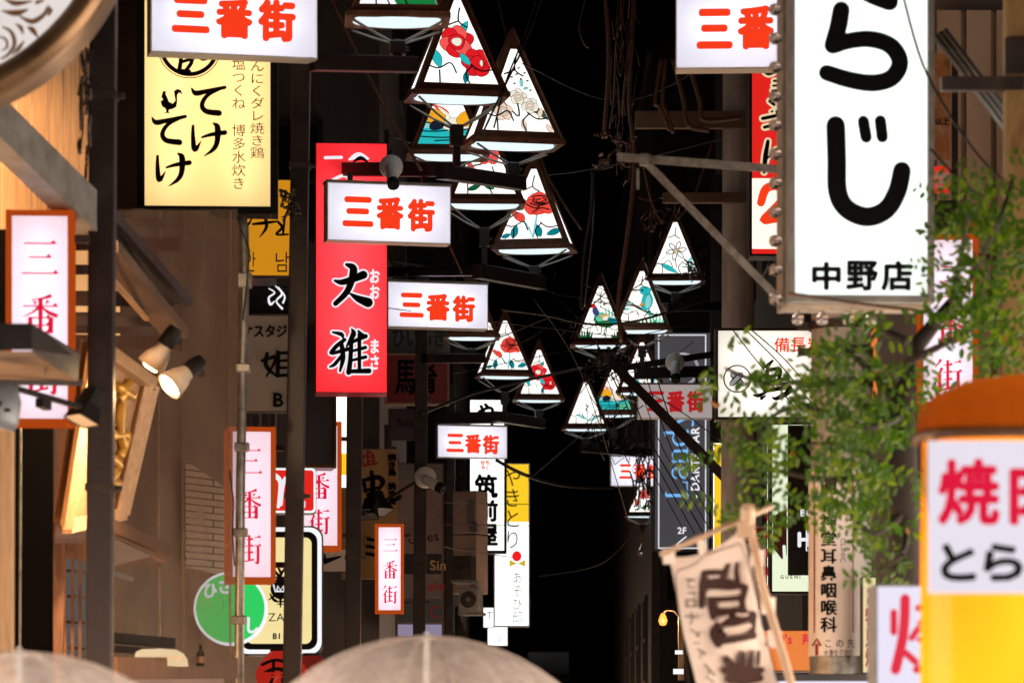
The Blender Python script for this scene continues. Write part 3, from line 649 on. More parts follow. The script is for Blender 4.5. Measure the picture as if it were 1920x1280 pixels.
s.ring('ink', 1057 / Z, 262 / Z, 176 / Z, 5 / Z); s.ring('ink', 1057 / Z, 262 / Z, 155 / Z, 24 / Z)
s.strokes('ink', [([(985, 290), (1010, 330), (1000, 400)], 24), ([(1010, 350), (1080, 330)], 18), ([(1075, 300), (1070, 350), (1040, 395)], 22), ([(1100, 290), (1130, 330), (1175, 322)], [20, 26, 8]), ([(1010, 395), (1060, 400)], 16)], k=Z)
s.vtext('brown_ink', '塩つくね', (434, 108, 461, 206)); s.vtext('brown_ink', '博多水炊き', (434, 232, 461, 356))
s.vtext('brown_ink', 'んにくダレ焼き鶏', (468, 112, 496, 298))
s.done()

s = shop('shop_sign', 'yellow orange sign with black katakana and hangul behind the brown pole', (462, 336, 560, 518), 23.0, 2, .1, 'dark', 'g_yelloworange')
A = dict(ox=440, oy=380, k=3.2)
s.strokes('ink', [([(62, 150), (85, 128), (105, 92)], [6, 16, 5]), ([(110, 130), (180, 122), (262, 112)], [14, 20, 10]), ([(185, 95), (190, 150), (150, 208)], [20, 20, 5]), ([(262, 118), (285, 150), (250, 190), (320, 190)], [16, 18, 14, 12]), ([(300, 95), (290, 190)], 14)], **A)
s.vtext('brown_ink', '안', (458, 470, 482, 512)); s.vtext('brown_ink', '남', (514, 470, 546, 512)); s.done()
s = shop('shop_sign', 'black sign board with a white brush script behind the brown pole', (462, 536, 560, 588), 23.1, 2, .1, 'black', 'blackface')
s.strokes('g_whiteletter', [([(205, 515), (240, 540), (205, 570), (215, 610), (240, 590)], [6, 10, 12, 16, 6]), ([(245, 500), (285, 545), (250, 590), (285, 635)], [6, 14, 10, 14]), ([(262, 505), (300, 560), (290, 600)], [4, 10, 12])], **A); s.done()
s = shop('shop_sign', 'dusty beige unlit sign with black letters behind the grey conduit', (424, 590, 572, 772), 22.9, 2, .1, 'dark', 'beige')
s.htext('ink', 'カラオケスタジオ', (386 + 4, 608, 560, 634), .8)
s.strokes('ink', [([(195, 905), (190, 980), (250, 1040)], [20, 26, 12]), ([(165, 950), (250, 930), (190, 1045)], [16, 22, 10]), ([(262, 900), (258, 1040)], 24), ([(262, 905), (330, 900)], 18), ([(262, 950), (330, 945)], 16), ([(262, 992), (330, 990)], 16), ([(258, 1038), (330, 1034)], 20), ([(330, 905), (330, 960)], 18)], **A)
s.line('ink', 'B1', 511, 762, 36, bold=1); s.done()

s = shop('shop_sign', 'tall red lit sign with two black brush characters edged in white', (592, 268, 726, 736), 27.2, 4, .3, 'redbody', 'g_redface', nt=1, tm='g_tube3')
BIG = [([(600, 468), (640, 478), (700, 462), (772, 432)], [14, 34, 40, 50]), ([(672, 372), (712, 395), (700, 470), (670, 540), (605, 606)], [20, 46, 42, 36, 30]), ([(692, 545), (740, 575), (800, 598)], [12, 40, 58])]
MASA = [([(588, 778), (640, 790), (650, 812)], [12, 26, 12]), ([(660, 822), (610, 862), (580, 900)], [22, 26, 26]), ([(588, 905), (680, 878)], [20, 26]), ([(640, 842), (650, 930), (632, 1010)], [26, 30, 14]), ([(640, 920), (600, 970), (572, 985)], [20, 22, 12]),
        ([(702, 758), (712, 790), (672, 862)], [10, 34, 12]), ([(700, 830), (694, 940), (684, 1018)], [26, 28, 32]), ([(700, 838), (785, 800)], [20, 28]), ([(698, 892), (784, 868)], [16, 22]), ([(695, 948), (785, 925)], [16, 22]), ([(690, 1012), (805, 1008)], [24, 32]), ([(748, 790), (748, 1000)], [24, 22]), ([(742, 770), (770, 800)], [14, 30])]
for g in (BIG, MASA): s.strokes('g_whiteletter', g, grow=3.2, **A); s.strokes('ink', g, **A)
s.vtext('g_whiteletter', 'おお', (692, 503, 712, 562), 1); s.vtext('g_whiteletter', 'まさ', (692, 634, 712, 694), 1)
s.strokes('g_whiteletter', [([(610, 297), (640, 296)], 6), ([(655, 300), (672, 292), (690, 298)], [4, 12, 4]), ([(625, 338), (645, 330), (660, 340)], 6)])
s.strokes('ink', [([(664, 303), (676, 297), (688, 303)], [4, 8, 4])])
s.done(names={'ink': 'lettering', 'g_whiteletter': 'white_lettering'})
# dark box sign behind the pole
s = shop('shop_sign', 'dark brown framed blank board hanging behind the brown pole', (548, 604, 630, 876), 28.6, 10, .3, 'dark', 'darkface', 6, 'darkgold'); s.done()
# red basement sign
def rounded(name, label, rect, Y, yaw, depth, rings, group=None):
    s = Sign(name, label, 'shop sign', rect, Y, yaw, depth, group)
    b = MB(); b.prism(rrect(s.W, s.H, s.W * rings[0][2]), .004, depth); b.build('housing', M[rings[0][0]], s.t)
    for i, (mt, ins, rr) in enumerate(rings[1:]):
        i_ = ins * s.k; b = MB(); y = -.002 * i
        b.poly([(x, y, z + i_) for x, z in rrect(s.W - 2 * i_, s.H - 2 * i_, s.W * rr)]); b.build('face' if i == len(rings) - 2 else 'border', M[mt], s.t)
    s.n = 40; return s
s = rounded('shop_sign', 'red rounded basement sign with white letters behind the brown pole', (500, 876, 593, 962), 22.2, 3, .14, [('grey_metal', 0, .08), ('g_plainwhite', 1, .08), ('g_redface2', 5, .06)])
s.strokes('g_whiteletter', [([(516, 892), (526, 905), (522, 950)], [10, 8, 6]), ([(535, 896), (528, 915), (526, 945)], [6, 10, 8]), ([(562, 934), (566, 934)], 8)])
s.line('g_whiteletter', 'B1', 556, 951, 17, bold=1.2); s.done()
# gold framed sign
s = rounded('shop_sign', 'gold rounded sign with a white and black border and a small crown emblem', (440, 985, 606, 1228), 21.4, 3, .2, [('dark', 0, .14), ('g_plainwhite', 3, .13), ('ink', 11, .11), ('g_gold', 22, .07)])
s.strokes('ink', [([(520, 1060), (527, 1074)], [3, 6]), ([(510, 1064), (522, 1078)], [3, 6]), ([(534, 1064), (526, 1078)], [3, 6]), ([(512, 1082), (536, 1082)], 4)])
s.blob('ink', 526, 1103, 19, 20); s.strokes('g_whiteletter', [([(513, 1096), (516, 1108), (536, 1108), (539, 1096)], 3), ([(519, 1108), (521, 1098), (526, 1106), (531, 1098), (533, 1108)], 3)], smooth=False)
for sg in (-1, 1): s.strokes('ink', [([(526 + sg * 20, 1112), (526 + sg * 12, 1124), (526 + sg * 2, 1128)], [2, 6, 2]), ([(526 + sg * 14, 1118), (526 + sg * 22, 1124)], [4, 2])])
s.strokes('ink', [([(526, 1122), (526, 1138)], [6, 2]), ([(520, 1132), (532, 1132)], 2)])
s.line('ink', 'ZA', 503, 1164, 22); s.line('ink', 'B1', 511, 1197, 15, bold=.6); s.done()
# green disc
Yg = 20.64
t = T('shop_sign', 'round green lit sign with white hiragana and a white rim', 'shop sign', P(432, 1209, Yg), R(2))
r_ = 69 * Yg / F; rotx = Matrix.Rotation(R(90), 3, 'X')
b = MB(); b.lathe([(0, -.12), (r_, -.12), (r_, 0), (r_ * .93, .006)], (0, 0, r_), 48, rotx); b.build('housing', M['g_plainwhite'], t)
b = MB(); b.lathe([(r_ * .93, .0), (0, .001)], (0, -.008, r_), 48, rotx); b.build('face', M['g_green'], t)
S2 = Sign.__new__(Sign); S2.xc, S2.y1, S2.k, S2.cy, S2.t, S2.layer, S2.n = 432, 1209, Yg / F, 1, t, {}, 60
S2.ch('g_whiteletter', 'ひ', (380, 1090, 408, 1122), 1.2); S2.ch('g_whiteletter', 'さ', (408, 1082, 436, 1114), 1.2); S2.ch('g_whiteletter', 'し', (458, 1154, 486, 1188), 1.2)
S2.done()
# red paper lantern
t = T('paper_lantern', 'red paper lantern with black brush letters and glossy cover at the bottom edge', 'lantern', P(528, 1312, 20.6))
b = MB(); k_ = 20.6 / F; prof = []
for i in range(25):
    a = i / 24; prof.append(((8 + 40 * math.sin(math.pi * (.1 + .8 * a)) + (.9 if i % 2 else -.3)) * k_, a * 92 * k_))
b.lathe(prof, (0, 0, 0), 28); b.build('paper_shade', glow('lit_red_paper', (.75, .03, .015), .55, .4, 4, stretch=(1, 1, 4)), t, smooth=True)
b = MB(); b.lathe([(0, 92 * k_), (22 * k_, 92 * k_), (22 * k_, 98 * k_), (0, 98 * k_)], (0, 0, 0), 20); b.build('top_ring', M['black'], t)
b = MB()
for pts, wd in [([(-34, 66), (-10, 74), (14, 70)], 6), ([(-30, 50), (-8, 58), (16, 52)], 7), ([(-12, 72), (-14, 40), (-22, 26)], 6), ([(6, 52), (4, 34)], 5)]:
    vs, fs = stroke2d(pts, wd); b.add([(x * k_, -math.sqrt(max(0, (46.5 * k_) ** 2 - (x * k_) ** 2)) - .004, z * k_) for x, z in vs], fs)
b.build('lettering', M['ink'], t)
t = T('paper_lantern', 'black and red glossy lantern right behind the red one at the bottom edge', 'lantern', P(585, 1318, 21.2))
b = MB(); b.lathe([(.8 * r, z) for r, z in prof], (0, 0, 0), 28); b.build('paper_shade', glow('lit_dull_red_paper', (.4, .03, .02), .35, .5, 4), t, smooth=True)
b = MB(); b.lathe([(0, 92 * k_), (18 * k_, 92 * k_), (18 * k_, 97 * k_), (0, 97 * k_)], (0, 0, 0), 20); b.build('top_ring', M['black'], t)

# 中 sign
B2 = dict(ox=600, oy=760, k=2.461)
s = shop('shop_sign', 'tan sign with a large black brush character and red letter behind the middle pole', (640, 841, 746, 1084), 34, 2, .15, 'pinkwall', 'tanface')
s.strokes('ink', [([(200, 345), (212, 398)], [20, 14]), ([(196, 348), (262, 330), (290, 352), (268, 392)], [14, 22, 24, 10]), ([(206, 392), (268, 378)], 14), ([(238, 305), (244, 360), (236, 430)], [16, 24, 8])], **B2)
s.strokes('sign_red', [([(192, 215), (196, 275)], 14), ([(180, 240), (212, 232)], 12), ([(220, 212), (222, 272)], 12), ([(222, 212), (246, 232), (248, 270)], 12), ([(222, 235), (246, 240)], 9), ([(220, 256), (248, 256)], 9), ([(206, 276), (262, 266)], 12)], **B2)
s.vtext('ink', '焼き鳥', (727, 850, 743, 892), .8); s.vtext('ink', '焼き鳥', (727, 904, 743, 946), .8)
s.strokes('ink', [([(690, 962), (710, 950), (725, 955)], [3, 5, 3]), ([(690, 1010), (700, 1012)], 6), ([(688, 1024), (702, 1026)], 6), ([(688, 1038), (702, 1040)], 6)]); s.done()
# white board with a black arrow-like letter
s = shop('shop_sign', 'white board with a black arrow mark low between the two brown poles', (590, 1028, 662, 1072), 30.5, 2, .1, 'dark', 'whiteboard')
s.shape('ink', [(608, 1033), (612, 1046), (640, 1041), (640, 1044), (608, 1058), (606, 1052)]); s.done()
# unlit red and grey signs
s = shop('shop_sign', 'unlit grey sign with dark hiragana above the dark red sign', (722, 606, 845, 662), 35.4, 3, .12, 'dark', 'greyface'); s.htext('greenink', 'ひいらぎ', (734, 614, 838, 652), 1.5); s.done()
s = shop('shop_sign', 'unlit dark red sign with two faint black characters and a pale frame', (722, 662, 842, 758), 35.2, 3, .14, 'darkred', 'darkred', 4, 'pinkwall')
s.ch('ink', '馬', (742, 676, 778, 738), 1.6, True); s.ch('ink', '肴', (786, 684, 818, 736), 1.6, True); s.done()
s = shop('shop_sign', 'dark purple unlit sign below the dark red sign', (728, 766, 800, 824), 35.6, 2, .1, 'dark', 'purpleface'); s.line('ink', 'Snack', 745, 800, 22); s.done()
# stack of dim bar signs
s = shop('tenant_sign_stack', 'dim stack of bar name panels in a brown frame left of the air conditioners', (742, 868, 832, 1192), 36.3, 3, .15, 'pinkwall', 'dimpanel', 3, 'brownwall')
def panel(s, rect, key):
    s.gid += 1
    vs = [(rect[0], rect[1]), (rect[2], rect[1]), (rect[2], rect[3]), (rect[0], rect[3])]; s.put(key, vs, [(0, 1, 2, 3)], s.u)
panel(s, (746, 874, 828, 900), 'greyface'); panel(s, (746, 1038, 828, 1076), 'blackface'); panel(s, (746, 1082, 828, 1118), 'greyface'); panel(s, (746, 1122, 828, 1166), 'tealface'); panel(s, (746, 1170, 828, 1192), 'g_violet')
s.line('ink', 'ooles', 766, 1020, 26, 8); s.line('tanface', "'s Sin", 782, 1068, 26, bold=.5); s.line('sign_red', 'Cafe', 786, 1108, 24, 3, bold=.5)
s.ring('sign_red', 818, 1146, 10, 3); s.blob('tealface', 822, 1146, 9, 9); s.done('panel')
# air conditioners and their bracket on the grey building
for k_, (r, lab) in enumerate((((846, 920, 896, 1000), 'upper pinkish beige wall box beside the black bordered sign'), ((846, 1002, 896, 1112), 'lower pinkish beige wall box beside the black bordered sign'))):
    p, q = P(r[0], r[3], 41.5), P(r[2], r[1], 41.5)
    t = T('wall_unit', lab, 'wall unit', ((p.x + q.x) / 2, 41.5, p.z), R(-25), 'beige wall units')
    W_, H_ = q.x - p.x, q.z - p.z
    b = MB(); b.box((0, .15, H_ / 2), (W_, .3, H_)); b.build('casing', M['pinkwall'], t, bevel=.01)
    b = MB()
    for i in range(7): b.box((W_ * .28, -.004, H_ * (.25 + .08 * i)), (W_ * .3, .02, .018))
    b.build('grille', M['grey_metal'], t)
    b = MB(); b.box((W_ / 2 - .02, .0, H_ * .12), (.06, .06, H_ * .2)); b.build('bracket', M['galv'], t)
for k_, (x, y, lab) in enumerate(((883, 1145, 'small grey air conditioner below the beige wall units'), (870, 1085, 'dark air conditioner half hidden below the beige wall units'))):
    p = P(x, y, 40.8); t = T('air_conditioner', lab, 'air conditioner', p, R(-15))
    b = MB(); b.box((0, 0, .12), (.22, .2, .26)); b.build('casing', M['grey_metal'] if k_ == 0 else M['dark'], t, bevel=.008)
    b = MB(); b.lathe([(.085, 0), (.09, .012), (.03, .016)], (0, -.1, .12), 18, rotx); b.build('fan_guard', M['dark'], t)
    b = MB(); b.box((0, .05, -.03), (.24, .28, .03)); b.build('shelf_bracket', M['galv'], t)
# 筑前屋 and やきとり
s = shop('shop_sign', 'white lit upright sign with three heavy black characters and a black border', (877, 745, 950, 1036), 47.5, 3, .25, 'black', 'g_plain', 5, 'black')
for c, cell in zip('筑前屋', [(891, 890, 932, 932), (896, 938, 932, 976), (896, 983, 932, 1022)]): s.ch('ink', c, cell, 1.9, True)
s.ch('ink', 'や', (897, 757, 925, 788), 2, True); s.ch('g_red', 'せ', (900, 862, 910, 872), .6); s.ch('g_red', 'ち', (909, 862, 920, 872), .6); s.ch('g_red', 'や', (902, 872, 910, 882), .6); s.ch('g_red', 'く', (910, 872, 918, 882), .6); s.done()
s = shop('shop_sign', 'tall lit sign, yellow above and white below, with a red ball and yellow bow emblem', (926, 868, 993, 1174), 49, 3, .25, 'black', 'g_plain', 2, 'white_metal')
panel(s, (928, 870, 991, 978), 'g_yellow')
s.vtext('brown_ink', 'やきとり', (944, 874, 978, 1030)); s.blob('g_redball', 969, 1042, 9, 10); s.shape('g_olive', [(955, 1048), (970, 1056), (985, 1048), (985, 1062), (970, 1056), (955, 1062)])
s.vtext('ink2', 'あそび邸', (960, 1070, 980, 1168)); s.done('lettering', {'g_yellow': 'yellow_panel', 'g_redball': 'emblem_ball', 'g_olive': 'emblem_bow'})
s = shop('shop_sign', 'small white lit sign at the bottom left of the tall yellow and white sign', (906, 1138, 926, 1176), 48.5, 2, .2, 'black', 'g_plain'); s.line('ink', 'T', 912, 1160, 20); s.done()
s = shop('shop_sign', 'small white lit sign below the tall yellow and white sign', (914, 1174, 952, 1210), 49.5, 2, .2, 'black', 'g_plain'); s.vtext('ink', 'しま', (930, 1178, 942, 1204)); s.done()
s = shop('shop_sign', 'narrow white and yellow lit sign glimpsed left of the middle pole', (628, 738, 652, 915), 30.8, 2, .1, 'dark', 'g_plain'); panel(s, (640, 850, 652, 890), 'g_yellow'); s.done('yellow_panel')

# ================================================================== shop signs, right
s = Sign('shop_sign', 'huge white lit upright sign with rounded black hiragana and clear bulbs along its edge', 'shop sign', (1478, -150, 1752, 566), 14, 3, .34)
s.shell(M['whitebox']); tubes(s, 2); s.frame(M['grey_metal'], 13 * s.k, .012); s.face(M['g_plaint'], 13 * s.k)
G = dict(ox=1380, oy=0, k=2.1333)
s.strokes('ink', [([(470, -60), (540, -20), (614, 8)], 72), ([(420, 42), (408, 110), (386, 184)], [70, 72, 70]), ([(388, 186), (455, 165), (540, 158), (620, 185), (656, 250), (622, 312), (545, 333), (450, 320), (362, 294)], [66, 66, 68, 70, 70, 70, 70, 68, 66])], **G)
s.strokes('ink', [([(398, 504), (402, 640), (406, 770), (445, 838), (525, 868), (600, 838), (645, 765), (664, 682)], [78, 78, 78, 78, 78, 76, 76, 74]), ([(509, 486), (520, 550)], 48), ([(577, 484), (585, 548)], 48)], **G)
for c, cell in zip('中野店', [(1524, 494, 1574, 542), (1588, 491, 1644, 543), (1654, 491, 1710, 543)]): s.ch('ink', c, cell, 2.6, True)
s.done()
gl, n_, out_ = new_mat('clear_bulb_glass'); bs = n_.nodes.new('ShaderNodeBsdfPrincipled'); n_.links.new(bs.outputs[0], out_.inputs[0])
bs.inputs['Transmission Weight'].default_value = .95; bs.inputs['Roughness'].default_value = .06; bs.inputs['Base Color'].default_value = (.95, .93, .9, 1); M['bulbglass'] = gl
def bulb(loc_px, down):
    x, z = s.u(*loc_px); b = MB()
    ax = Matrix.Rotation(R(180), 3, 'X') if down else Matrix.Rotation(R(-90), 3, 'Y')
    prof = [(0, .052), (.012, .05), (.021, .042), (.024, .03), (.020, .018), (.012, .008), (.011, 0)]
    b.lathe(prof, (x, .10, z), 14, ax); o = b.build('bulb', M['bulbglass'], s.t, smooth=True)
    q = MB(); q.lathe([(.014, -.02), (.014, .004), (0, .004)], (x, .10, z), 12, ax); q.build('socket', M['galv'], o)
for i in range(11): bulb((1473, 10 + i * 54.5), False)
for px in (1502, 1548, 1598, 1640): bulb((px, 578), True)
b = MB(); b.box((0, .1, -.012), (s.W * .98, .06, .02)); b.build('bulb_rail', M['cream_metal'], s.t)
b = MB(); b.box((-s.W / 2 - .006, .1, s.H / 2), (.012, .05, s.H)); b.build('bulb_rail', M['grey_metal'], s.t)

s = shop('shop_sign', 'red upright sign with black katakana edged in cream and a big numeral below', (1406, 30, 1560, 480), 23, 2, .2, 'black', 'g_redface2', 4, 'black')
panel(s, (1410, 335, 1556, 467), 'g_warmwhite')
A3 = dict(ox=1000, oy=0, k=3.048)
W1 = [([(1310, 400), (1345, 425), (1400, 405)], [16, 20, 8]), ([(1390, 360), (1440, 380)], 14)]
W2 = [([(1375, 465), (1450, 460)], 14), ([(1370, 492), (1450, 488)], 12), ([(1365, 520), (1450, 514)], 12), ([(1450, 462), (1446, 520)], 12)]
W3 = [([(1350, 580), (1375, 600)], 18), ([(1360, 640), (1420, 625), (1450, 600)], [10, 20, 12])]
W4 = [([(1310, 680), (1450, 650)], 20), ([(1320, 730), (1460, 695)], 18), ([(1390, 640), (1420, 740)], 16)]
W5 = [([(1340, 810), (1325, 900), (1318, 985)], [20, 28, 20]), ([(1325, 920), (1400, 850), (1420, 930), (1470, 900)], [10, 16, 14, 10])]
for g in (W1, W2, W3, W4, W5): s.strokes('creamletter', g, grow=4, **A3); s.strokes('ink', g, **A3)
s.strokes('g_red', [([(1300, 1160), (1330, 1080), (1400, 1070), (1440, 1120), (1400, 1180), (1310, 1262), (1400, 1245), (1480, 1262)], [46, 50, 44, 50, 60, 40, 56, 40])], **A3)
s.done('lettering', {'g_warmwhite': 'white_panel', 'creamletter': 'letter_outline'})

s = shop('shop_sign', 'dark grey upright bar sign with blue and white sideways letters', (1226, 622, 1336, 1032), 43, 0, .2, 'dark', 'barface', 2, 'black')
for pts in ([(1235, 628), (1323, 628)], [(1323, 628), (1323, 1027)], [(1323, 1027), (1235, 1027)], [(1235, 1027), (1235, 628)]): s.strokes('g_whiteletter', [(pts, 2)], smooth=False)
SER = [([(8, 0), (8, 68)], 9), ([(0, 1), (44, 1)], 3), ([(0, 67), (17, 67)], 3), ([(42, 0), (45, 18)], [4, 2]),
       ([(54, 36), (62, 46), (76, 45), (80, 34)], [5, 4, 6, 8]), ([(80, 38), (80, 6), (88, 1)], [8, 8, 3]), ([(80, 27), (62, 22), (56, 10), (64, 1), (80, 8)], [3, 5, 8, 4, 3]),
       ([(100, 45), (100, 1)], 8), ([(93, 1), (108, 1)], 3), ([(94, 44), (101, 44)], 3), ([(100, 36), (112, 46), (124, 44), (127, 34)], [3, 4, 6, 8]), ([(127, 36), (127, 1)], 8), ([(120, 1), (135, 1)], 3),
       ([(176, 70), (176, 4), (184, 1)], [8, 8, 3]), ([(168, 69), (177, 69)], 3), ([(176, 40), (160, 46), (146, 36), (144, 20), (152, 3), (164, 0), (176, 8)], [3, 4, 7, 9, 6, 4, 3]),
       ([(198, 45), (216, 2)], 8), ([(234, 45), (218, 4), (208, -16), (196, -16)], [4, 4, 4, 7]), ([(191, 45), (206, 45)], 3), ([(226, 45), (240, 45)], 3)]
s.strokes('g_blueletter', [([(1289 - y * .60, 934 - x * .70) for x, y in pts], [v * .66 for v in wd] if isinstance(wd, list) else wd * .66) for pts, wd in SER]); s.line('g_whiteletter', '- DARTS BAR', 1311, 934, 22, 90, bold=.6, sx=.98)
s.line('g_whiteletter', '2F', 1270, 1000, 17, bold=.4); s.strokes('g_whiteletter', [([(1271, 1018), (1286, 1006)], 2.5), ([(1271, 1018), (1268, 1024), (1276, 1020)], 2)])
for r2 in (28, 30): s.ring('g_whiteletter', 1279 + (r2 - 28) * .5, 692, r2, .9)
s.done()

s = shop('shop_sign', 'wide white lit sign with a crossed feather crest and a black brush character', (1342, 615, 1535, 786), 26, 0, .2, 'dark', 'g_warmt', 5, 'dark', nt=2, vert=False)
D = dict(ox=1140, oy=600, k=3.2)
TORI = [([(988, 243), (962, 268), (935, 288)], [14, 24, 6]), ([(958, 285), (955, 330), (948, 375)], [20, 22, 22]), ([(955, 300), (1030, 296), (1022, 365)], [20, 26, 20]), ([(958, 335), (1018, 332)], 14), ([(945, 372), (1010, 362), (1080, 348)], [20, 18, 24]), ([(940, 425), (1020, 412), (1090, 405), (1070, 440), (1010, 470), (985, 462)], [24, 26, 34, 32, 24, 8]), ([(945, 385), (940, 425)], 20), ([(872, 450), (905, 452), (950, 432)], [10, 24, 12]), ([(920, 470), (945, 452)], [20, 10])]
s.strokes('ink', TORI, **D)
s.ring('ink', 1140 + 775 / 3.2, 600 + 352 / 3.2, 25, 2.6)
cx_, cy_ = 1140 + 772 / 3.2, 600 + 352 / 3.2
for a in (45, 135):
    c_, n2 = math.cos(R(a)), math.sin(R(a))
    fp = [(-17, 0), (-12, 5.5), (4, 6.5), (15, 5), (19, 0), (15, -5), (4, -6.5), (-12, -5.5)]
    s.shape('ink', [(cx_ + x * c_ - y * n2, cy_ + x * n2 + y * c_) for x, y in fp])
    for yy in (-2.4, 0, 2.4): s.strokes('g_whiteletter', [([(cx_ - 16 * c_ - yy * n2, cy_ - 16 * n2 + yy * c_), (cx_ + 17 * c_ - yy * n2, cy_ + 17 * n2 + yy * c_)], .8)], smooth=False)
for c, cell in zip('備長炭', [(1452, 633, 1480, 660), (1483, 633, 1511, 660), (1514, 633, 1540, 660)]): s.ch('g_red', c, cell, .5, True)
s.done()

s = shop('shop_sign', 'narrow lit sign with a yellow stripe and red latin letters behind the leaves', (1336, 829, 1368, 1050), 30, 0, .15, 'dark', 'g_plain'); panel(s, (1339, 832, 1352, 1050), 'g_yellow')
for i, c in enumerate('TORIKI'): s.ch('g_crimson', c, (1356, 902 + i * 22, 1366, 918 + i * 22), .8, True)
s.done('lettering', {'g_yellow': 'yellow_stripe'})
s = shop('shop_sign', 'white lit sign with a maroon bottle shape and a black panel with white letters', (1444, 792, 1580, 1112), 24.6, 0, .2, 'black', 'g_limewhite', 4, 'black')
s.shape('maroon', [(1449, 970), (1460, 960), (1475, 956), (1475, 1040), (1466, 1048), (1452, 1030), (1449, 1010)]); panel(s, (1477, 797, 1576, 1078), 'blackface')
s.line('g_whiteletter', 'BO', 1500, 967, 18, bold=.8); s.line('g_whiteletter', 'H', 1494, 1024, 38, bold=1.6); s.strokes('g_whiteletter', [([(1524, 994), (1512, 994), (1512, 1032), (1524, 1032)], 2.5)], smooth=False); s.strokes('g_white2', [([(1470, 1024), (1471, 1045)], 6)])
s.line('ink', 'G U E N I', 1463, 1084, 9, bold=.2); s.done('lettering', {'blackface': 'black_panel', 'maroon': 'bottle_shape'})
s = rounded('shop_sign', 'small white rounded sign with a red top half hidden behind the cloth banner', (1398, 985, 1438, 1140), 25.5, 0, .12, [('grey_metal', 0, .15), ('whiteboard', 1, .15)])
s.shape('red', [(1400, 1018), (1400, 990), (1432, 990), (1436, 996), (1436, 1018)]); s.ch('white_ink', '屋', (1402, 993, 1417, 1014), .4); s.ch('white_ink', 'の', (1418, 994, 1435, 1014), .5)
s.strokes('greenink', [([(1410, 1032), (1422, 1040)], 6), ([(1432, 1026), (1416, 1040)], 6), ([(1418, 1056), (1418, 1072)], 5), ([(1428, 1062), (1424, 1080)], 5), ([(1422, 1092), (1430, 1096)], 7)]); s.done('lettering', {'red': 'red_panel'})
s = shop('sign_pole_strip', 'thin red and white striped lit strip left of the maroon bottle sign', (1437, 828, 1443, 1120), 24.9, 0, .05, 'black', 'g_plain')
for i in range(5): panel(s, (1438, 960 + i * 34, 1442, 976 + i * 34), 'g_crimson')
s.done('red_stripe')
s = shop('shop_sign', 'long orange lit sign with a red date and kanji low behind the banner', (1418, 1180, 1560, 1258), 21, 0, .2, 'dark', 'g_orange'); s.line('g_crimson', "80's", 1446, 1206, 24, bold=.6); s.ch('g_crimson', '邦', (1503, 1186, 1524, 1208), .6); s.done()
s = shop('shop_sign', 'white lit sign with a black upper edge at the bottom right', (1440, 1262, 1648, 1340), 16.5, 0, .2, 'black', 'g_white_lo'); panel(s, (1441, 1263, 1647, 1276), 'blackface'); s.done('black_border')
s = shop('shop_sign', 'yellowish upright sign with red brush writing beside the silver pole', (1616, 1080, 1644, 1262), 17.6, 0, .1, 'dark', 'g_creamlow'); s.vtext('sign_red', 'と牧見焼', (1622, 1100, 1640, 1250), .8); s.done()
s = shop('shop_sign', 'white lit sign with a red rounded kanji left of the beer mug sign', (1641, 1095, 1760, 1400), 10.4, 3, .15, 'grey_metal', 'g_white_lo')
H2 = dict(ox=1500, oy=560, k=1.7786)
s.strokes('g_crimson', [([(350, 1000), (348, 1070), (340, 1140), (318, 1235)], [34, 34, 34, 34]), ([(312, 1045), (312, 1110)], 24), ([(395, 1030), (430, 1020)], 24), ([(372, 1130), (392, 1100)], 22), ([(400, 1080), (430, 1070)], 20), ([(398, 1135), (430, 1135)], 20), ([(352, 1180), (385, 1210)], 24), ([(388, 1235), (425, 1225)], 26), ([(420, 1000), (418, 1240)], 26)], **H2); s.done()

# clinic sign wrapped on the silver utility pole
Yp = 18; rp = .148
t = T('utility_pole', 'thick grey pole wrapped with an upright clinic sign with black kanji', 'pole', ((1577 - CX) * Yp / F, Yp, 0))
b = MB(); b.lathe([(rp * 1.04, 0), (rp, 2.0), (rp * .97, 3.9), (rp * .95, 9.5), (0, 9.5)], (0, 0, 0), 36); b.build('shaft', M['polegrey'], t, smooth=True)
b = MB(); b.lathe([(rp + .004, 2.0), (rp + .006, 2.2)], (0, 0, 0), 36); b.build('steel_sleeve', M['galv'], t, smooth=True)
z0, z1 = CH + (HY - 1230) * Yp / F, CH + (HY - 880) * Yp / F
b = MB(); n = 20
def wrap(px, py, r=rp + .012):
    dx = max(-.999, min(.999, (px - 1577) * Yp / F / r)); a = math.asin(dx); return (r * math.sin(a), -r * math.cos(a), CH + (HY - py) * (Yp - r * math.cos(a)) / F)
vs = [(x, y, z) for z in (z0, z1) for (x, y) in [(math.sin(R(-85 + 145 * i / n)) * (rp + .011), -math.cos(R(-85 + 145 * i / n)) * (rp + .011)) for i in range(n + 1)]]
b.add(vs, [(i, i + 1, n + 2 + i, n + 1 + i) for i in range(n)]); b.build('sign_plate', M['clinic'], t, smooth=True)
S3 = MB(); S4 = MB(); S5 = MB()
def wput(mb, vs, fs, f, lift): mb.add([wrap(*f(x, y), r=rp + .012 + lift) for x, y in vs], fs)
txt = '明林神堂耳鼻咽喉科'
for i, c in enumerate(txt):
    vs, fs = glyph(c); y0 = 898 + i * 32.2
    for k_, (dx, dy) in enumerate([(0, 0), (.9, 0), (-.9, 0), (0, .8), (0, -.8)]): wput(S3, vs, fs, lambda x, y: (1534 + x * 30 + dx, y0 + 29 - (y + .1) * 30 + dy), .0015 + k_ * .0002)
cur = 0
for c in 'CLINIC':
    vs, fs = glyph(c); xm = max(v[0] for v in vs); wput(S4, vs, fs, lambda x, y: (1571 + (y) * 13, 1008 + (cur + x) * 13), .0015); cur += xm + .12
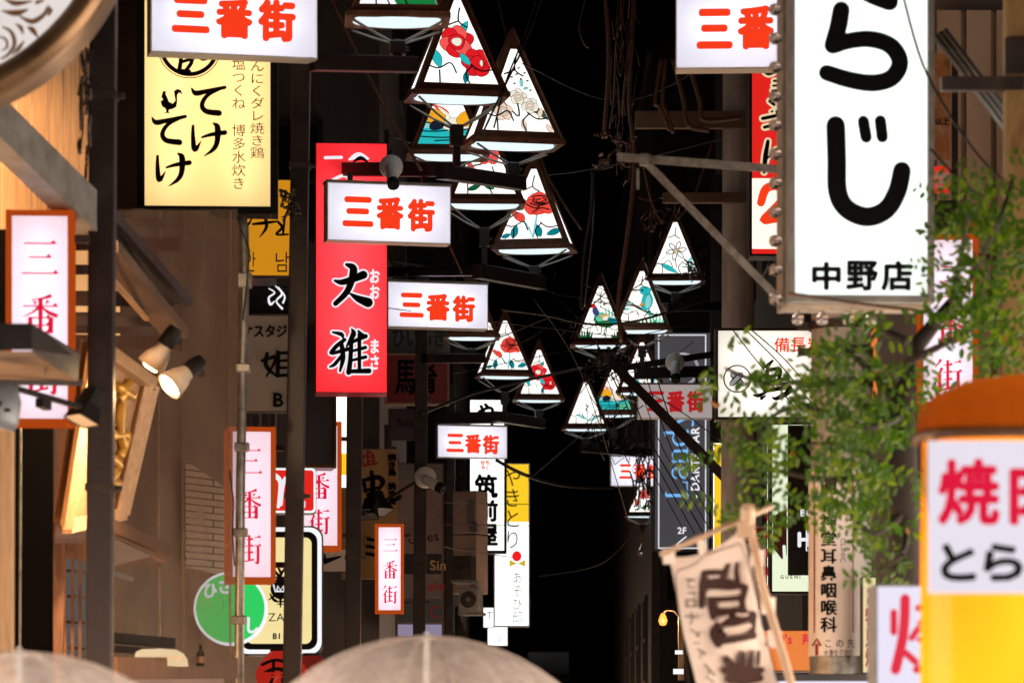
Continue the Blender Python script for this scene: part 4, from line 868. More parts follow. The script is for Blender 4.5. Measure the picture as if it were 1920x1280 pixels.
for i, c in enumerate('この先'):
    vs, fs = glyph(c); wput(S4, vs, fs, lambda x, y: (1540 + i * 21 + x * 16, 1212 - (y) * 18), .0015)
for i, c in enumerate('大妻女子並び'):
    vs, fs = glyph(c); wput(S4, vs, fs, lambda x, y: (1540 + i * 9 + x * 9, 1229 - (y) * 15), .0018)
for pts, wd in [([(1528, 1228), (1528, 1206)], 5), ([(1521, 1210), (1528, 1197), (1535, 1210)], 4)]:
    vs, fs = stroke2d(pts, wd, False, False); wput(S5, vs, fs, lambda x, y: (x, y), .0015)
for px in (1524, 1594):
    vs, fs = stroke2d([(px, 885 + 30 * i) for i in range(11)], 2, False, False); wput(S5, vs, fs, lambda x, y: (x, y), .0012)
S3.build('lettering', M['ink'], t); S4.build('small_lettering', M['ink'], t); S5.build('red_arrow_and_lines', M['red'], t)
for y in (612, 660, 720):
    b = MB(); z = CH + (HY - y) * Yp / F; b.lathe([(rp + .001, z - .02), (rp + .008, z - .02), (rp + .008, z + .02), (rp + .001, z + .02)], (0, 0, 0), 30); b.box((-rp - .03, 0, z), (.06, .04, .035)); b.build('clamp_band', M['dark'], t)
t2 = T('conduit_pipe', 'pale vertical pipe with faint lettering running up beside the clinic pole', 'pipe', ((1606 - CX) * Yp / F, Yp - .05, 0))
b = MB(); b.tube([(0, 0, 0), (0, 0, 9)], .038, 14); b.build('pipe', M['polegrey'], t2, smooth=True)
for y in (640, 900, 1190):
    b = MB(); b.box((-.0, 0, CH + (HY - y) * Yp / F), (.10, .10, .03)); b.build('pipe_clip', M['dark'], t2)

# beer mug shaped sign
Yb = 8.8; kb = Yb / F
t = T('beer_mug_sign', 'big lit beer mug shaped sign with amber body, white label and brown curved roof', 'shop sign', P(1930, 1480, Yb), 0)
def bu(px, py): return ((px - 1930) * kb, (1480 - py) * kb)
def halfw(py):  # half width of the mug body in metres
    return (196 + (1480 - py) * -.0 + 6 * math.sin((py - 820) / 300)) * kb
prof = []
for i in range(15):
    py = 1480 - i * 47; prof.append((halfw(py), (1480 - py) * kb))
def rlathe(mb, prof, dy, n=40, e=3.2):
    vs = []
    for r, z in prof:
        for k in range(n):
            a = 2 * math.pi * k / n; c, s_ = math.cos(a), math.sin(a)
            q = (abs(c) ** e + abs(s_) ** e) ** (-1 / e); vs.append((r * q * c, dy * q * s_ * (r / prof[0][0] if prof[0][0] else 1), z))
    mb.add(vs, [(i * n + k, i * n + (k + 1) % n, (i + 1) * n + (k + 1) % n, (i + 1) * n + k) for i in range(len(prof) - 1) for k in range(n)])
b = MB(); rlathe(b, prof, .17); b.build('mug_body', M['g_ambert'], t, smooth=True)
b = MB()
b.tube([(-.14, -.03, .06), (-.02, -.03, .42), (.10, -.03, .74)], .013, 8); b.tube([(-.17, -.02, .845), (.1, -.02, .87)], .011, 8)
b.build('fluorescent_tube', M['g_tube4'], t)
b = MB(); rlathe(b, [(r_ * kb, (1480 - y) * kb) for r_, y in ((212, 822), (214, 812), (208, 806), (204, 770), (178, 742), (120, 718), (40, 704), (0, 702))], .19); b.build('curved_roof', M['g_roof'], t, smooth=True)
b = MB(); rlathe(b, [(r_ * kb, (1480 - y) * kb) for r_, y in ((205, 832), (216, 830), (216, 816), (205, 814))], .185); b.build('roof_rim', M['darkwood'], t, smooth=True)
b = MB(); b.add([((1740 - 1949.8) * kb * .98 + 400 * kb * i, -.176, (1480.6 - y) * kb * .98) for y in (1112, 826) for i in (0, 1)], [(0, 1, 3, 2)])
b.build('label_panel', M['g_label'], t)
b = MB()
for i in range(9): b.tube([(bu(1728 - 2 * math.sin(i), 0)[0] + .004 * i, -.16 + .012 * i, bu(0, 830)[1]), (bu(1722 + 3 * math.sin(i * 2.1), 0)[0] + .004 * i, -.15 + .012 * i, bu(0, 930 + 20 * math.sin(i * 1.7))[1]), (bu(1730, 0)[0] + .004 * i, -.15 + .012 * i, bu(0, 985 + 12 * math.sin(i))[1])], [.008, .007, .002], 6)
b.build('beer_drip', M['g_amber'], t, smooth=True)
S6 = Sign.__new__(Sign); S6.xc, S6.y1, S6.k, S6.cy, S6.t, S6.layer, S6.n = 1949.8, 1480.6, kb * .98, 1, t, {}, 0
def label_put(key, c, cell, bold):
    S6.ch(key, c, cell, bold, True)
label_put('g_crimson', '焼', (1762, 864, 1870, 980), 4.5); label_put('g_crimson', '肉', (1896, 864, 1996, 980), 4.5)
label_put('ink', 'と', (1766, 1022, 1826, 1086), 3.6); label_put('ink', 'ら', (1846, 1022, 1914, 1086), 3.6)
for m_ in S6.layer.values(): m_.v = [(x, y - .178, z) for x, y, z in m_.v]
S6.done()
b = MB(); b.box((0, .0, -.7), (.07, .07, 1.4 + .02 - 0)); b.build('stand', M['dark'], t)

# ================================================================== stained glass lanterns
PAL = {'red': (.78, .012, .02), 'pink': (.95, .10, .09), 'rose': (.92, .07, .05), 'teal': (.0, .22, .27), 'aqua': (.02, .50, .52), 'green': (.01, .20, .05), 'pale': (.93, .86, .72),
       'dgreen': (.005, .10, .035), 'yellow': (.95, .42, .015), 'blue': (.05, .06, .22), 'sky': (.25, .68, .66), 'brown': (.16, .12, .10), 'mint': (.12, .62, .40), 'blush': (.93, .70, .55), 'olive': (.05, .09, .05), 'ochre': (.70, .45, .15), 'jet': (.01, .015, .03)}
GM = {k: glow('stained_glass_' + k, c, 1.0, .35, 14, light=False, dirtcol=(.45, .4, .35)) for k, c in PAL.items()}
M['lead'] = pbr('dark_lead_lines', (.012, .012, .012), .6, 0, 0)
def fl(c, x, y, r, n=5, a0=0, c2=None, core='pale', cr=.3):
    out = []
    for i in range(n):
        a = a0 + 2 * math.pi * i / n; out.append(('b', c2 if (c2 and i % 2) else c, x + .52 * r * math.cos(a), y + .52 * r * math.sin(a), r * .56, r * .5, a))
    out.append(('b', c, x, y, r * .5, r * .5, 0))
    if core: out.append(('b', core, x, y, r * cr, r * cr * .85, 0))
    return out
def lf(c, x, y, l, wd, a): return [('l', c, x, y, l, wd, R(a))]
def grass(c, x, y, n, h, sp): return [('g', c, x + sp * (i / max(1, n - 1) - .5), y, h * (.6 + .4 * abs(math.sin(i * 2.3))), (i / max(1, n - 1) - .5) * .5) for i in range(n)]
def rose(x, y, r):
    o = [('b', 'rose', x, y, r * 1.1, r * .86, 0), ('b', 'rose', x - r * .6, y - r * .2, r * .55, r * .6, 0), ('b', 'rose', x + r * .6, y - r * .2, r * .55, r * .6, 0), ('b', 'rose', x, y + r * .55, r * .5, r * .4, 0)]
    for k in (.25, .45, .7): o.append(('c', [(x + r * k * math.cos(t / 10 * 5.2 + k * 5) * 1.1, y + r * .25 + r * k * .55 * math.sin(t / 10 * 5.2 + k * 5)) for t in range(11)], .004))
    o += [('c', [(x - r, y), (x - r * .3, y - r * .35), (x + r * .2, y - r * .1), (x + r, y + r * .1)], .004), ('c', [(x - r * .5, y - r * .7), (x + r * .1, y - r * .35), (x + r * .8, y - r * .5)], .004)]
    return o
CRACK = [('c', [(-.5, .28), (-.28, .18), (-.12, .25), (-.05, .12)], .0034), ('c', [(.45, .20), (.25, .16), (.12, .24)], .0034), ('c', [(-.25, .0), (-.25, .16)], .0034), ('c', [(.02, .95), (.0, .78), (.1, .70)], .0034), ('c', [(-.14, .72), (0, .78)], .0034), ('c', [(.1, .0), (.06, .12), (.14, .22)], .0034)]
ART = {
 'camellia': lf('aqua', .06, .70, .20, .09, 60) + lf('aqua', -.27, .30, .24, .12, -75) + fl('red', -.03, .52, .19, 6, .3, 'pink', 'pale', .32) + fl('red', .20, .26, .17, 6, 0, None, None) + [('b', 'pale', .25, .26, .018, .04, 0)] + lf('aqua', .06, .30, .18, .09, -50) + lf('teal', .06, .08, .16, .07, 80) + CRACK,
 'rose': lf('teal', .33, .10, .24, .10, 20) + lf('teal', -.24, .11, .20, .11, 75) + lf('teal', .10, .12, .20, .11, 110) + lf('teal', -.36, .05, .14, .07, 20) + [('s', 'sky', [(.03, .02), (.05, .18), (.07, .36)], .03), ('s', 'sky', [(.02, .04), (-.04, .16), (-.1, .26)], .02)] + rose(.10, .52, .19) + [('b', 'rose', -.17, .32, .085, .06, -.6), ('b', 'rose', -.24, .37, .05, .035, -.9)] + CRACK,
 'duck': [('p', 'aqua', [(-.6, 0), (.6, 0), (.6, .24), (-.6, .24)]), ('p', 'sky', [(-.6, .24), (.6, .24), (.6, .34), (-.6, .40)]), ('p', 'mint', [(.12, 0), (.6, 0), (.6, .18), (.15, .15)]), ('b', 'pale', .12, .30, .22, .10, 0), ('b', 'yellow', .24, .38, .12, .11, .4), ('b', 'yellow', -.17, .40, .13, .13, .4), ('l', 'yellow', -.28, .44, .14, .05, R(190)), ('b', 'jet', -.17, .28, .10, .07, .2), ('b', 'rose', -.10, .53, .13, .03, -.5), ('b', 'pale', -.05, .48, .12, .025, -.7), ('c', [(-.5, .12), (-.1, .10), (.3, .13)], .005), ('c', [(-.45, .2), (-.2, .19), (0, .21)], .004), ('c', [(-.4, .33), (-.25, .32)], .004), ('c', [(-.2, .05), (.1, .06), (.4, .04)], .004), ('c', [(-.1, .30), (.1, .22), (.35, .24)], .008)],
 'cherry': [('s', 'olive', [(.5, .12), (.34, .22), (.18, .30)], .08), ('s', 'olive', [(-.2, .42), (-.1, .30), (.02, .20), (-.02, .5)], .02)] + fl('pale', .02, .44, .10, 5, .2, None, 'blush') + fl('blush', -.17, .24, .11, 5, .5, None, 'pale') + fl('pale', .16, .33, .10, 5, .9, None, 'blush') + lf('blush', .07, .08, .15, .07, 100) + lf('blush', .38, .05, .12, .06, 120) + lf('blush', .28, .24, .14, .06, 70) + [('b', 'sky', .07, .62, .02, .05, 0), ('b', 'sky', .12, .55, .03, .014, .3)] + [('c', [(x, y), (x + .03, y + .012)], .004) for x, y in ((.0, .72), (.05, .66), (.1, .74), (-.03, .6), (.13, .64), (.16, .52), (.03, .8), (-.06, .68))] + CRACK,
 'hibiscus': fl('pink', .05, .62, .17, 5, .3, None, 'pale', .14) + [('b', 'rose', -.20, .34, .06, .13, .1)] + lf('green', .12, .20, .22, .12, 15) + lf('green', .25, .16, .2, .1, -25) + lf('green', .05, .12, .18, .1, 150) + lf('dgreen', -.16, .09, .2, .08, 20) + [('c', [(-.12, .35), (0, .30), (.04, .1)], .005), ('c', [(.1, .42), (.14, .3)], .005)] + CRACK,
 'lily': [('c', [(.02 + .20 * math.cos(a) * q, .46 + .20 * math.sin(a) * q) for q, a in ((.15, k), (.6, k + .35), (1, k), (.6, k - .35), (.15, k))], .004) for k in (0.2, 1.25, 2.3, 3.35, 4.4, 5.45)] + lf('aqua', -.12, .10, .40, .11, -30) + lf('sky', .28, .26, .3, .07, 55) + lf('sky', .34, .16, .26, .06, 40) + [('b', 'ochre', .04, .47, .04, .02, .5), ('b', 'ochre', -.02, .43, .03, .015, -.5)] + [('c', [(0, .3), (.02, .12)], .005)] + CRACK,
 'kingfisher': [('s', 'brown', [(-.38, .52), (-.05, .30), (.3, .12)], .05), ('b', 'aqua', .10, .44, .11, .20, -.15), ('b', 'aqua', .06, .66, .11, .085, 0), ('l', 'brown', -.12, .665, .26, .035, R(184)), ('b', 'sky', .12, .42, .06, .14, -.1), ('b', 'yellow', .0, .37, .04, .03, 0), ('l', 'aqua', .15, .20, .18, .06, R(-85)), ('b', 'jet', .01, .665, .018, .018, 0), ('l', 'sky', -.3, .36, .34, .05, R(25)), ('l', 'sky', -.33, .28, .34, .05, R(5))] + grass('mint', .32, 0, 6, .30, .28) + grass('green', .1, 0, 5, .10, .3) + CRACK,
 'pheasant': grass('dgreen', -.34, 0, 8, .26, .3) + grass('dgreen', .36, 0, 7, .16, .26) + grass('mint', .22, .38, 7, .32, .3) + [('b', 'green', .04, .34, .20, .12, -.5), ('b', 'mint', .0, .42, .12, .10, -.3), ('b', 'blue', -.10, .54, .055, .10, .25), ('b', 'red', -.15, .645, .055, .04, 0), ('b', 'ochre', .06, .44, .09, .04, .2), ('b', 'pale', .16, .38, .13, .06, -.2), ('s', 'teal', [(.14, .38), (.36, .30), (.5, .22)], .09), ('c', [(.02, .24), (.0, .1), (-.06, .08)], .012), ('c', [(.1, .24), (.1, .1), (.05, .07)], .012)] + CRACK,
 'iris': [('l', 'sky', -.10, .16, .36, .08, R(-25)), ('l', 'sky', .22, .14, .36, .08, R(30)), ('s', 'mint', [(.02, .0), (.03, .3), (.0, .5)], .02), ('b', 'ochre', .0, .36, .02, .035, 0), ('b', 'ochre', .05, .44, .02, .03, 0), ('c', [(-.02, .5), (.04, .42), (0, .34), (.05, .28)], .004)] + CRACK[:3],
 'bird': [('p', 'green', [(-.02, 0), (.5, 0), (.42, .26), (.34, .40), (.30, .22), (.16, .26), (.14, .16), (.02, .18), (-.12, .16)]), ('b', 'red', .12, .40, .07, .16, .2), ('b', 'blue', .05, .44, .05, .14, .6), ('b', 'yellow', .17, .36, .03, .1, .2), ('c', [(-.4, .3), (-.2, .18), (-.1, .0)], .008), ('c', [(-.3, .5), (-.2, .35), (.05, .4)], .008)] + CRACK,
}
def clip_tri(poly, W, HS, vtop):
    """clip to the glass: |u| <= .5(1 - v/HS), 0 <= v <= vtop"""
    hs = [(0, 1, 0), (0, -1, vtop), (1, -.5 / HS, .5), (-1, -.5 / HS, .5)]
    for a, b_, c in hs:
        out = []
        for i in range(len(poly)):
            p, q = poly[i], poly[(i + 1) % len(poly)]
            dp, dq = a * p[0] + b_ * p[1] + c, a * q[0] + b_ * q[1] + c
            if dp >= 0: out.append(p)
            if (dp >= 0) != (dq >= 0):
                t_ = dp / (dp - dq); out.append((p[0] + (q[0] - p[0]) * t_, p[1] + (q[1] - p[1]) * t_))
        poly = out
        if len(poly) < 3: return []
    return poly
def art_polys(art):
    for it in art:
        k = it[0]
        if k == 'b':
            _, c, x, y, rx, ry, a = it; n = 18
            pts = []
            for i in range(n):
                t_ = 2 * math.pi * i / n; wob = 1 + .07 * math.sin(3 * t_ + x * 20)
                u, v = rx * wob * math.cos(t_), ry * wob * math.sin(t_); pts.append((x + u * math.cos(a) - v * math.sin(a), y + u * math.sin(a) + v * math.cos(a)))
            yield c, pts, True
        elif k == 'l':
            _, c, x, y, l, wd, a = it; pts = []
            for i in range(13):
                t_ = i / 12; pts.append(((t_ - .5) * l, wd / 2 * math.sin(math.pi * t_) ** .8 * (1 - .2 * t_)))
            pts += [(u, -v) for u, v in pts[::-1][1:-1]]
            yield c, [(x + u * math.cos(a) - v * math.sin(a), y + u * math.sin(a) + v * math.cos(a)) for u, v in pts], True
        elif k == 'g':
            _, c, x, y, h, a = it; yield c, [(x - .025, y), (x + .025, y), (x + .012 + h * a * .5, y + h * .6), (x + h * a, y + h)], False
        elif k == 'p': yield it[1], it[2], False
        elif k == 's':
            vs, fs = stroke2d(it[2], it[3]); n = (len(vs) - 14) // 2; yield it[1], vs[:n] + vs[n:2 * n][::-1], True
        elif k == 'c':
            vs, fs = stroke2d(it[1], it[2], cap=False); n = len(vs) // 2
            for i in range(n - 1): yield 'lead', [vs[i], vs[i + 1], vs[n + i + 1], vs[n + i]], False
        
def lantern(label, cxp, ybase, wpx, Y, yaw, art, drop_px=40):
    """square pyramid of glass in a rusty frame; base edge wpx wide, standing on a post drop_px long"""
    k = Y / F; W = wpx * k; H = W * 1.28; hw = W / 2
    t = T('stained_glass_lantern', label, 'lantern', P(cxp, ybase, Y), R(yaw), 'pyramid street lanterns')
    z0 = .06 * W; hd = hw * .62; bl, br, bk, bkl = Vector((-hw, -hd, z0)), Vector((hw, -hd, z0)), Vector((hw, hd, z0)), Vector((-hw, hd, z0)); ap = Vector((0, 0, z0 + H))
    fr = MB(); gl_ = MB(); artm = MB(); keys = []
    corners = [bl, br, bk, bkl]; HS = math.hypot(H, hd) / W
    for i in range(4):
        a, b_ = corners[i], corners[(i + 1) % 4]; W = (b_ - a).length; HS = (ap - (a + b_) / 2).length / W; mid = (a + b_) / 2; U = (b_ - a).normalized(); V = (ap - mid).normalized(); N = U.cross(V).normalized()
        m0, top = .075, .80                              # frame margin, cut-off of the glass (fractions of W / of the slant)
        hgt = HS * W
        def pt(u, v, o=0): return mid + U * (u * W) + V * (v * W) + N * (o)
        s0 = .5 - .065; g0 = s0 - m0 * .5 / HS          # glass half width at its foot
        vt = top * HS; gt = max(.02, s0 - (.5 / HS) * vt)
        a_, b2, c_, d_ = pt(-g0, m0), pt(g0, m0), pt(gt, vt), pt(-gt, vt)
        fr.add([a, b_, b2, a_], [(0, 1, 2, 3)]); fr.add([b_, ap, c_, b2], [(0, 1, 2, 3)]); fr.add([ap, a, a_, d_], [(0, 1, 2, 3)]); fr.add([ap, d_, c_], [(0, 1, 2)])
        gl_.add([pt(-g0, m0, -.004), pt(g0, m0, -.004), pt(gt, vt, -.004), pt(-gt, vt, -.004)], [(0, 1, 2, 3)])
        if i == 0 and art:
            n = 0
            sc_ = .93
            def put_(c, pts, n):
                q = [(u * sc_, v * sc_) for u, v in pts]
                q = clip_tri([(u / (2 * (s0)), (v + m0) / (2 * s0)) for u, v in q], 1, HS * .999, (vt) / (2 * s0))
                if len(q) < 3: return
                if c not in keys: keys.append(c)
                artm.add([pt(u * 2 * s0, v * 2 * s0, -.0035 + .00006 * n) for u, v in q], [tuple(range(len(q)))], keys.index(c))
            for c, pts, outline in art_polys(ART[art]):
                n += 1
                if outline:
                    mx = sum(p[0] for p in pts) / len(pts); my = sum(p[1] for p in pts) / len(pts)
                    put_('lead', [(x + .006 * (x - mx) / (math.hypot(x - mx, y - my) + 1e-6), y + .006 * (y - my) / (math.hypot(x - mx, y - my) + 1e-6)) for x, y in pts], n); n += 1
                put_(c, pts, n)
    W = hw * 2
    for i in range(4):
        fr.bar(corners[i], corners[i] + (ap - corners[i]) * .985, .016)
        fr.bar(corners[i] + Vector((0, 0, -.018)), corners[(i + 1) % 4] + Vector((0, 0, -.018)), .05, .03)
    fr.box((0, -hd - .012, z0 * .42), (W + .03, .012, z0 * 1.1))
    fr.build('frame', M['lampframe'], t); gl_.build('glass', M['g_glass'], t)
    if keys: artm.build('stained_glass_picture', [M['lead'] if c == 'lead' else GM[c] for c in keys], t)
    b = MB(); b.lathe([(hw * .94, z0 - .02), (hw * .94, z0 - .034), (0, z0 - .036)], (0, 0, 0), 32, Matrix.Diagonal((1, .64, 1))); b.build('lamp_underside', M['g_disc'], t)
    D = drop_px * k
    b = MB()
    for c in corners: b.tube([c * .93 + Vector((0, 0, -.05)), c * .5 + Vector((0, 0, -.05 - D * .17)), Vector((0, 0, -.06 - D * .3))], .008, 6)
    b.build('strut', M['grey_metal'], t)
    b = MB(); b.box((0, 0, -.05 - D * .42), (.085, .085, D * .32)); b.box((0, 0, -D * .72), (.05, .05, D * .56)); b.box((.05, -.03, -.05 - D * .45), (.03, .02, .02)); b.build('post_bracket', M['pole'], t, bevel=.004)
    return t
lantern('stained glass lantern cut by the top edge, green leaves on its pane', 745, 42, 178, 20.6, 4, 'bird', 76)
lantern('large stained glass lantern with two red camellias, nearest in the left row', 856, 188, 172, 25.4, 11, 'camellia', 126)
lantern('stained glass lantern with a mandarin duck behind the large camellia one', 839, 296, 142, 28.4, 4, 'duck', 34)
lantern('stained glass lantern with pale cherry blossom right of the large camellia one', 961, 276, 168, 26.5, 13, 'cherry', 66)
lantern('stained glass lantern with a pink hibiscus just above a steel arm', 908, 388, 140, 30.7, 3, 'hibiscus', 108)
lantern('stained glass lantern with a large red rose and bud, nearest of the rose ones', 1002, 472, 142, 31.8, -9, 'rose', 62)
lantern('stained glass lantern half hidden behind a white street name box', 884, 634, 96, 33.6, 3, 'cherry', 42)
lantern('smaller stained glass lantern with a red rose above the black bordered sign', 946, 708, 98, 43, 10, 'rose', 72)
lantern('small stained glass lantern with red camellias beside the smaller rose one', 1010, 752, 88, 45.2, 5, 'camellia', 36)
lantern('stained glass lantern with a white lily, top of the right row', 1266, 530, 104, 39.2, -2, 'lily', 40)
lantern('stained glass lantern with a turquoise kingfisher in the right row', 1204, 622, 104, 39.1, -4, 'kingfisher', 66)
lantern('stained glass lantern with a green pheasant in the right row', 1126, 650, 104, 38.6, 0, 'pheasant', 44)
lantern('stained glass lantern with a pale iris, lowest of the right row in plain view', 1098, 806, 82, 48.6, 2, 'iris', 32)
lantern('small stained glass lantern with a yellow duck beside the iris one', 1151, 780, 82, 49.2, -4, 'duck', 60)
lantern('plain glowing lantern behind the kingfisher one', 1204, 738, 88, 42, -6, 'lily', 40)
lantern('far lantern glimpsed under the small right street name box', 1204, 968, 60, 55, 0, 'hibiscus', 30)
lantern('far lantern left of the foot of the grey bar sign', 1226, 1036, 56, 58, 4, 'pheasant', 26)
lantern('farthest lantern low beside the banner corner', 1240, 1076, 50, 62, 4, 'lily', 24)

# ================================================================== security cameras and floodlights
def cctv(label, px, py, Y, aim, dark=False, k=1.0):
    t = T('security_camera', label, 'security camera', P(px, py, Y)); a = Vector(aim).normalized(); rot = a.to_track_quat('Z', 'Y').to_matrix()
    b = MB(); b.lathe([(0, .015), (.07 * k, .015), (.075 * k, -.015), (.05 * k, -.03), (0, -.03)], (0, .03, .02), 22, rotx); b.build('mount', M['white_metal'], t, smooth=True)
    b = MB(); b.lathe([(0, -.02), (.026 * k, -.02), (.034 * k, 0), (.036 * k, .14 * k), (.032 * k, .15 * k)], (0, 0, 0), 18, rot); b.build('housing', M['white_metal'], t, smooth=True)
    b = MB(); b.lathe([(.037 * k, .12 * k), (.037 * k, .165 * k), (.028 * k, .17 * k), (0, .16 * k)], (0, 0, 0), 18, rot); b.build('lens_hood', M['black'], t, smooth=True)
cctv('white security camera above the street name box on the red sign', 733, 316, 25.6, (.12, -.65, -.75), k=1.1)
cctv('white security camera low on the slim dark pole', 797, 898, 32.8, (.75, -.5, -.45), k=1.3)
cctv('white security camera with a black lens above the grey unlit name box', 1266, 682, 39.0, (0, -.55, -.85), k=1.35)
def flood(label, px, py, Y, aim, arm, size=.16):
    t = T('floodlight', label, 'floodlight', P(px, py, Y)); a = Vector(aim).normalized(); rot = a.to_track_quat('Z', 'Y').to_matrix(); s_ = size
    b = MB(); b.add([rot @ Vector(v) for v in ((-s_ * .5, -s_ * .35, 0), (s_ * .5, -s_ * .35, 0), (s_ * .5, s_ * .35, 0), (-s_ * .5, s_ * .35, 0), (-s_ * .3, -s_ * .25, -s_ * .6), (s_ * .3, -s_ * .25, -s_ * .6), (s_ * .3, s_ * .25, -s_ * .6), (-s_ * .3, s_ * .25, -s_ * .6))], [(4, 5, 6, 7), (0, 1, 5, 4), (1, 2, 6, 5), (2, 3, 7, 6), (3, 0, 4, 7)])
    b.build('housing', M['black'], t, bevel=.006)
    b = MB(); b.add([rot @ Vector(v) for v in ((-s_ * .48, -s_ * .33, -.004), (s_ * .48, -s_ * .33, -.004), (s_ * .48, s_ * .33, -.004), (-s_ * .48, s_ * .33, -.004))], [(0, 1, 2, 3)]); b.build('front_glass', M['grey_metal'], t)
    b = MB(); b.bar(Vector((0, 0, 0)) - a * s_ * .4, P(*arm) - t.location, .018); q = (P(*arm) - t.location) * .4; b.bar(q, q * 1.25, .03); b.build('arm', M['black'], t)
    b = MB(); b.box(-a * s_ * .75, (s_ * .7, s_ * .4, s_ * .5), rot); b.build('gear_box', M['black'], t, bevel=.006)
flood('black floodlight on a thin arm below the left canopy', 152, 790, 13.4, (-.35, -.25, -.9), (-10, 716, 12.6), .13)
flood('black floodlight on an arm from the slim dark pole', 716, 960, 32.2, (.35, -.3, -.9), (784, 900, 32.9), .2)
flood('dark floodlight hanging beside the middle brown pole', 690, 968, 31.8, (-.2, -.4, -.9), (672, 955, 28.2), .17)

# warm spotlights over the carved board
def spot(label, px, py, Y, aim, arm, power):
    t = T('spotlight', label, 'spotlight', P(px, py, Y)); a = Vector(aim).normalized(); rot = a.to_track_quat('Z', 'Y').to_matrix()
    b = MB(); b.lathe([(.018, -.13), (.034, -.12), (.036, -.05), (.05, -.02), (.066, .05), (.060, .05), (.045, -.02)], (0, 0, 0), 24, rot); b.build('lamp_shade', M['cream_metal'], t, smooth=True)
    b = MB(); b.lathe([(0, .066), (.03, .062), (.05, .044), (.05, .01), (.03, -.02), (0, -.03)], (0, 0, 0), 20, rot); b.build('bulb', M['g_bulb'], t, smooth=True)
    b = MB(); b.lathe([(0, -.15), (.03, -.15), (.036, -.12), (.037, -.06), (.03, -.06)], (0, 0, 0), 16, rot); b.bar(-a * .12, P(*arm) - t.location, .03); b.build('bracket', M['black'], t)
    ld = bpy.data.lights.new('spot_beam', 'SPOT'); ld.energy = power; ld.color = (1, .62, .32); ld.spot_size = R(115); ld.spot_blend = .6; ld.shadow_soft_size = .05
    lo = bpy.data.objects.new('spot_beam', ld); C.objects.link(lo); lo.parent = t; lo.location = a * .07; lo.rotation_euler = (-a).to_track_quat('Z', 'Y').to_euler()
spot('upper warm spotlight under the left eave', 295, 668, 16.3, (-.55, .15, -.8), (335, 640, 17.0), 480)
spot('lower warm glowing spotlight under the left eave', 332, 712, 16.2, (-.66, -.40, -.60), (378, 700, 17.0), 480)

# ================================================================== left foreground
# round scroll-work sign
Yd = 12.0; kd = Yd / F
t = T('round_sign', 'large round lit sign with brown scrollwork and bronze rim at the top left corner', 'shop sign', P(-190, 216, Yd))
rd = 446 * kd
b = MB(); b.lathe([(0, -.22), (rd, -.22), (rd, 0), (rd * .985, .03), (rd * .955, .036), (rd * .90, .02), (rd * .895, -.004)], (0, 0, rd), 96, rotx)
b.build('rim', M['bronze'], t, smooth=True)
b = MB(); b.lathe([(rd * .90, 0), (0, 0)], (0, .0, rd), 96, rotx); b.build('face', M['g_ivory'], t)
def scroll(pts, w): return stroke2d(pts, w)
SD = Sign.__new__(Sign); SD.xc, SD.y1, SD.k, SD.cy, SD.t, SD.layer, SD.n = -190, 216, kd, 1, t, {}, 0
SC = [([(35, 30), (60, 42), (82, 30), (92, 12)], [2, 10, 8, 3]), ([(92, 28), (96, 20), (88, 18), (84, 28)], [7, 7, 5, 2]), ([(4, 22), (30, 26), (52, 20)], [2, 12, 4]), ([(10, 0), (30, 8), (60, 4)], [3, 10, 3]), ([(70, 6), (82, 2)], [8, 4]),
      ([(52, 52), (62, 58), (72, 72)], [2, 11, 2]), ([(30, 46), (40, 54), (44, 66)], [2, 8, 2]), ([(6, 52), (22, 62), (28, 84), (16, 104), (2, 112)], [3, 7, 8, 6, 3]), ([(0, 70), (12, 76), (14, 90), (4, 96)], [3, 5, 5, 2]), ([(46, 78), (36, 92), (24, 104)], [2, 8, 2]),
      ([(-30, 20), (-10, 30), (-2, 44)], [3, 9, 3]), ([(-40, 60), (-20, 70), (-14, 90), (-28, 104)], [3, 9, 8, 3]), ([(-60, 100), (-36, 118), (-20, 130)], [3, 10, 2])]
SD.strokes('goldink', SC)
for m_ in SD.layer.values(): m_.v = [(x, y - .006, z) for x, y, z in m_.v]
SD.done('scrollwork')
# dark canopy box, lower left
t = T('canopy', 'dark boxy rain canopy jutting in at the left edge over the upright street name box', 'canopy', P(60, 720, 12.4))
b = MB(); b.add([P(-60, 606, 12.0), P(60, 606, 12.0), P(60, 656, 12.0), P(-60, 656, 12.0), P(-60, 610, 14), P(153, 664, 14), P(153, 668, 14.0), P(-60, 668, 14)], [(0, 1, 2, 3), (0, 1, 5, 4), (1, 5, 6, 2)]); b.build('fascia', [M['black']], t, True)
b = MB(); b.add([P(60, 608, 12.01), P(150, 664, 13.9), P(146, 716, 13.9), P(60, 660, 12.02)], [(0, 1, 2, 3)]); b.build('side_panel', M['pole'], t, True)
b = MB(); b.add([P(-60, 658, 12.02), P(62, 658, 12.02), P(150, 716, 13.9), P(-60, 716, 13.9)], [(0, 1, 2, 3)]); b.build('underside', M['brownwall'], t, True)
b = MB(); b.bar(P(-20, 716, 13.4), P(152, 718, 13.9), .02, .02); b.bar(P(85, 655, 12.6), P(84, 712, 13.2), .008); b.build('edge_trim', M['dark'], t, True)
t = T('floodlight', 'pale rounded lamp head cut by the left edge beside the corner post', 'floodlight', P(-12, 800, 12.6))
b = MB(); b.lathe([(0, .16), (.05, .15), (.075, .10), (.08, .03), (.07, 0), (0, 0)], (0, 0, 0), 24, Matrix.Rotation(R(12), 3, 'Y')); b.build('lamp_head', M['greyblue'], t, smooth=True)
b = MB(); b.box((.055, -.06, .05), (.02, .02, .012)); b.box((.02, -.075, .07), (.03, .02, .016)); b.build('knob', M['black'], t)
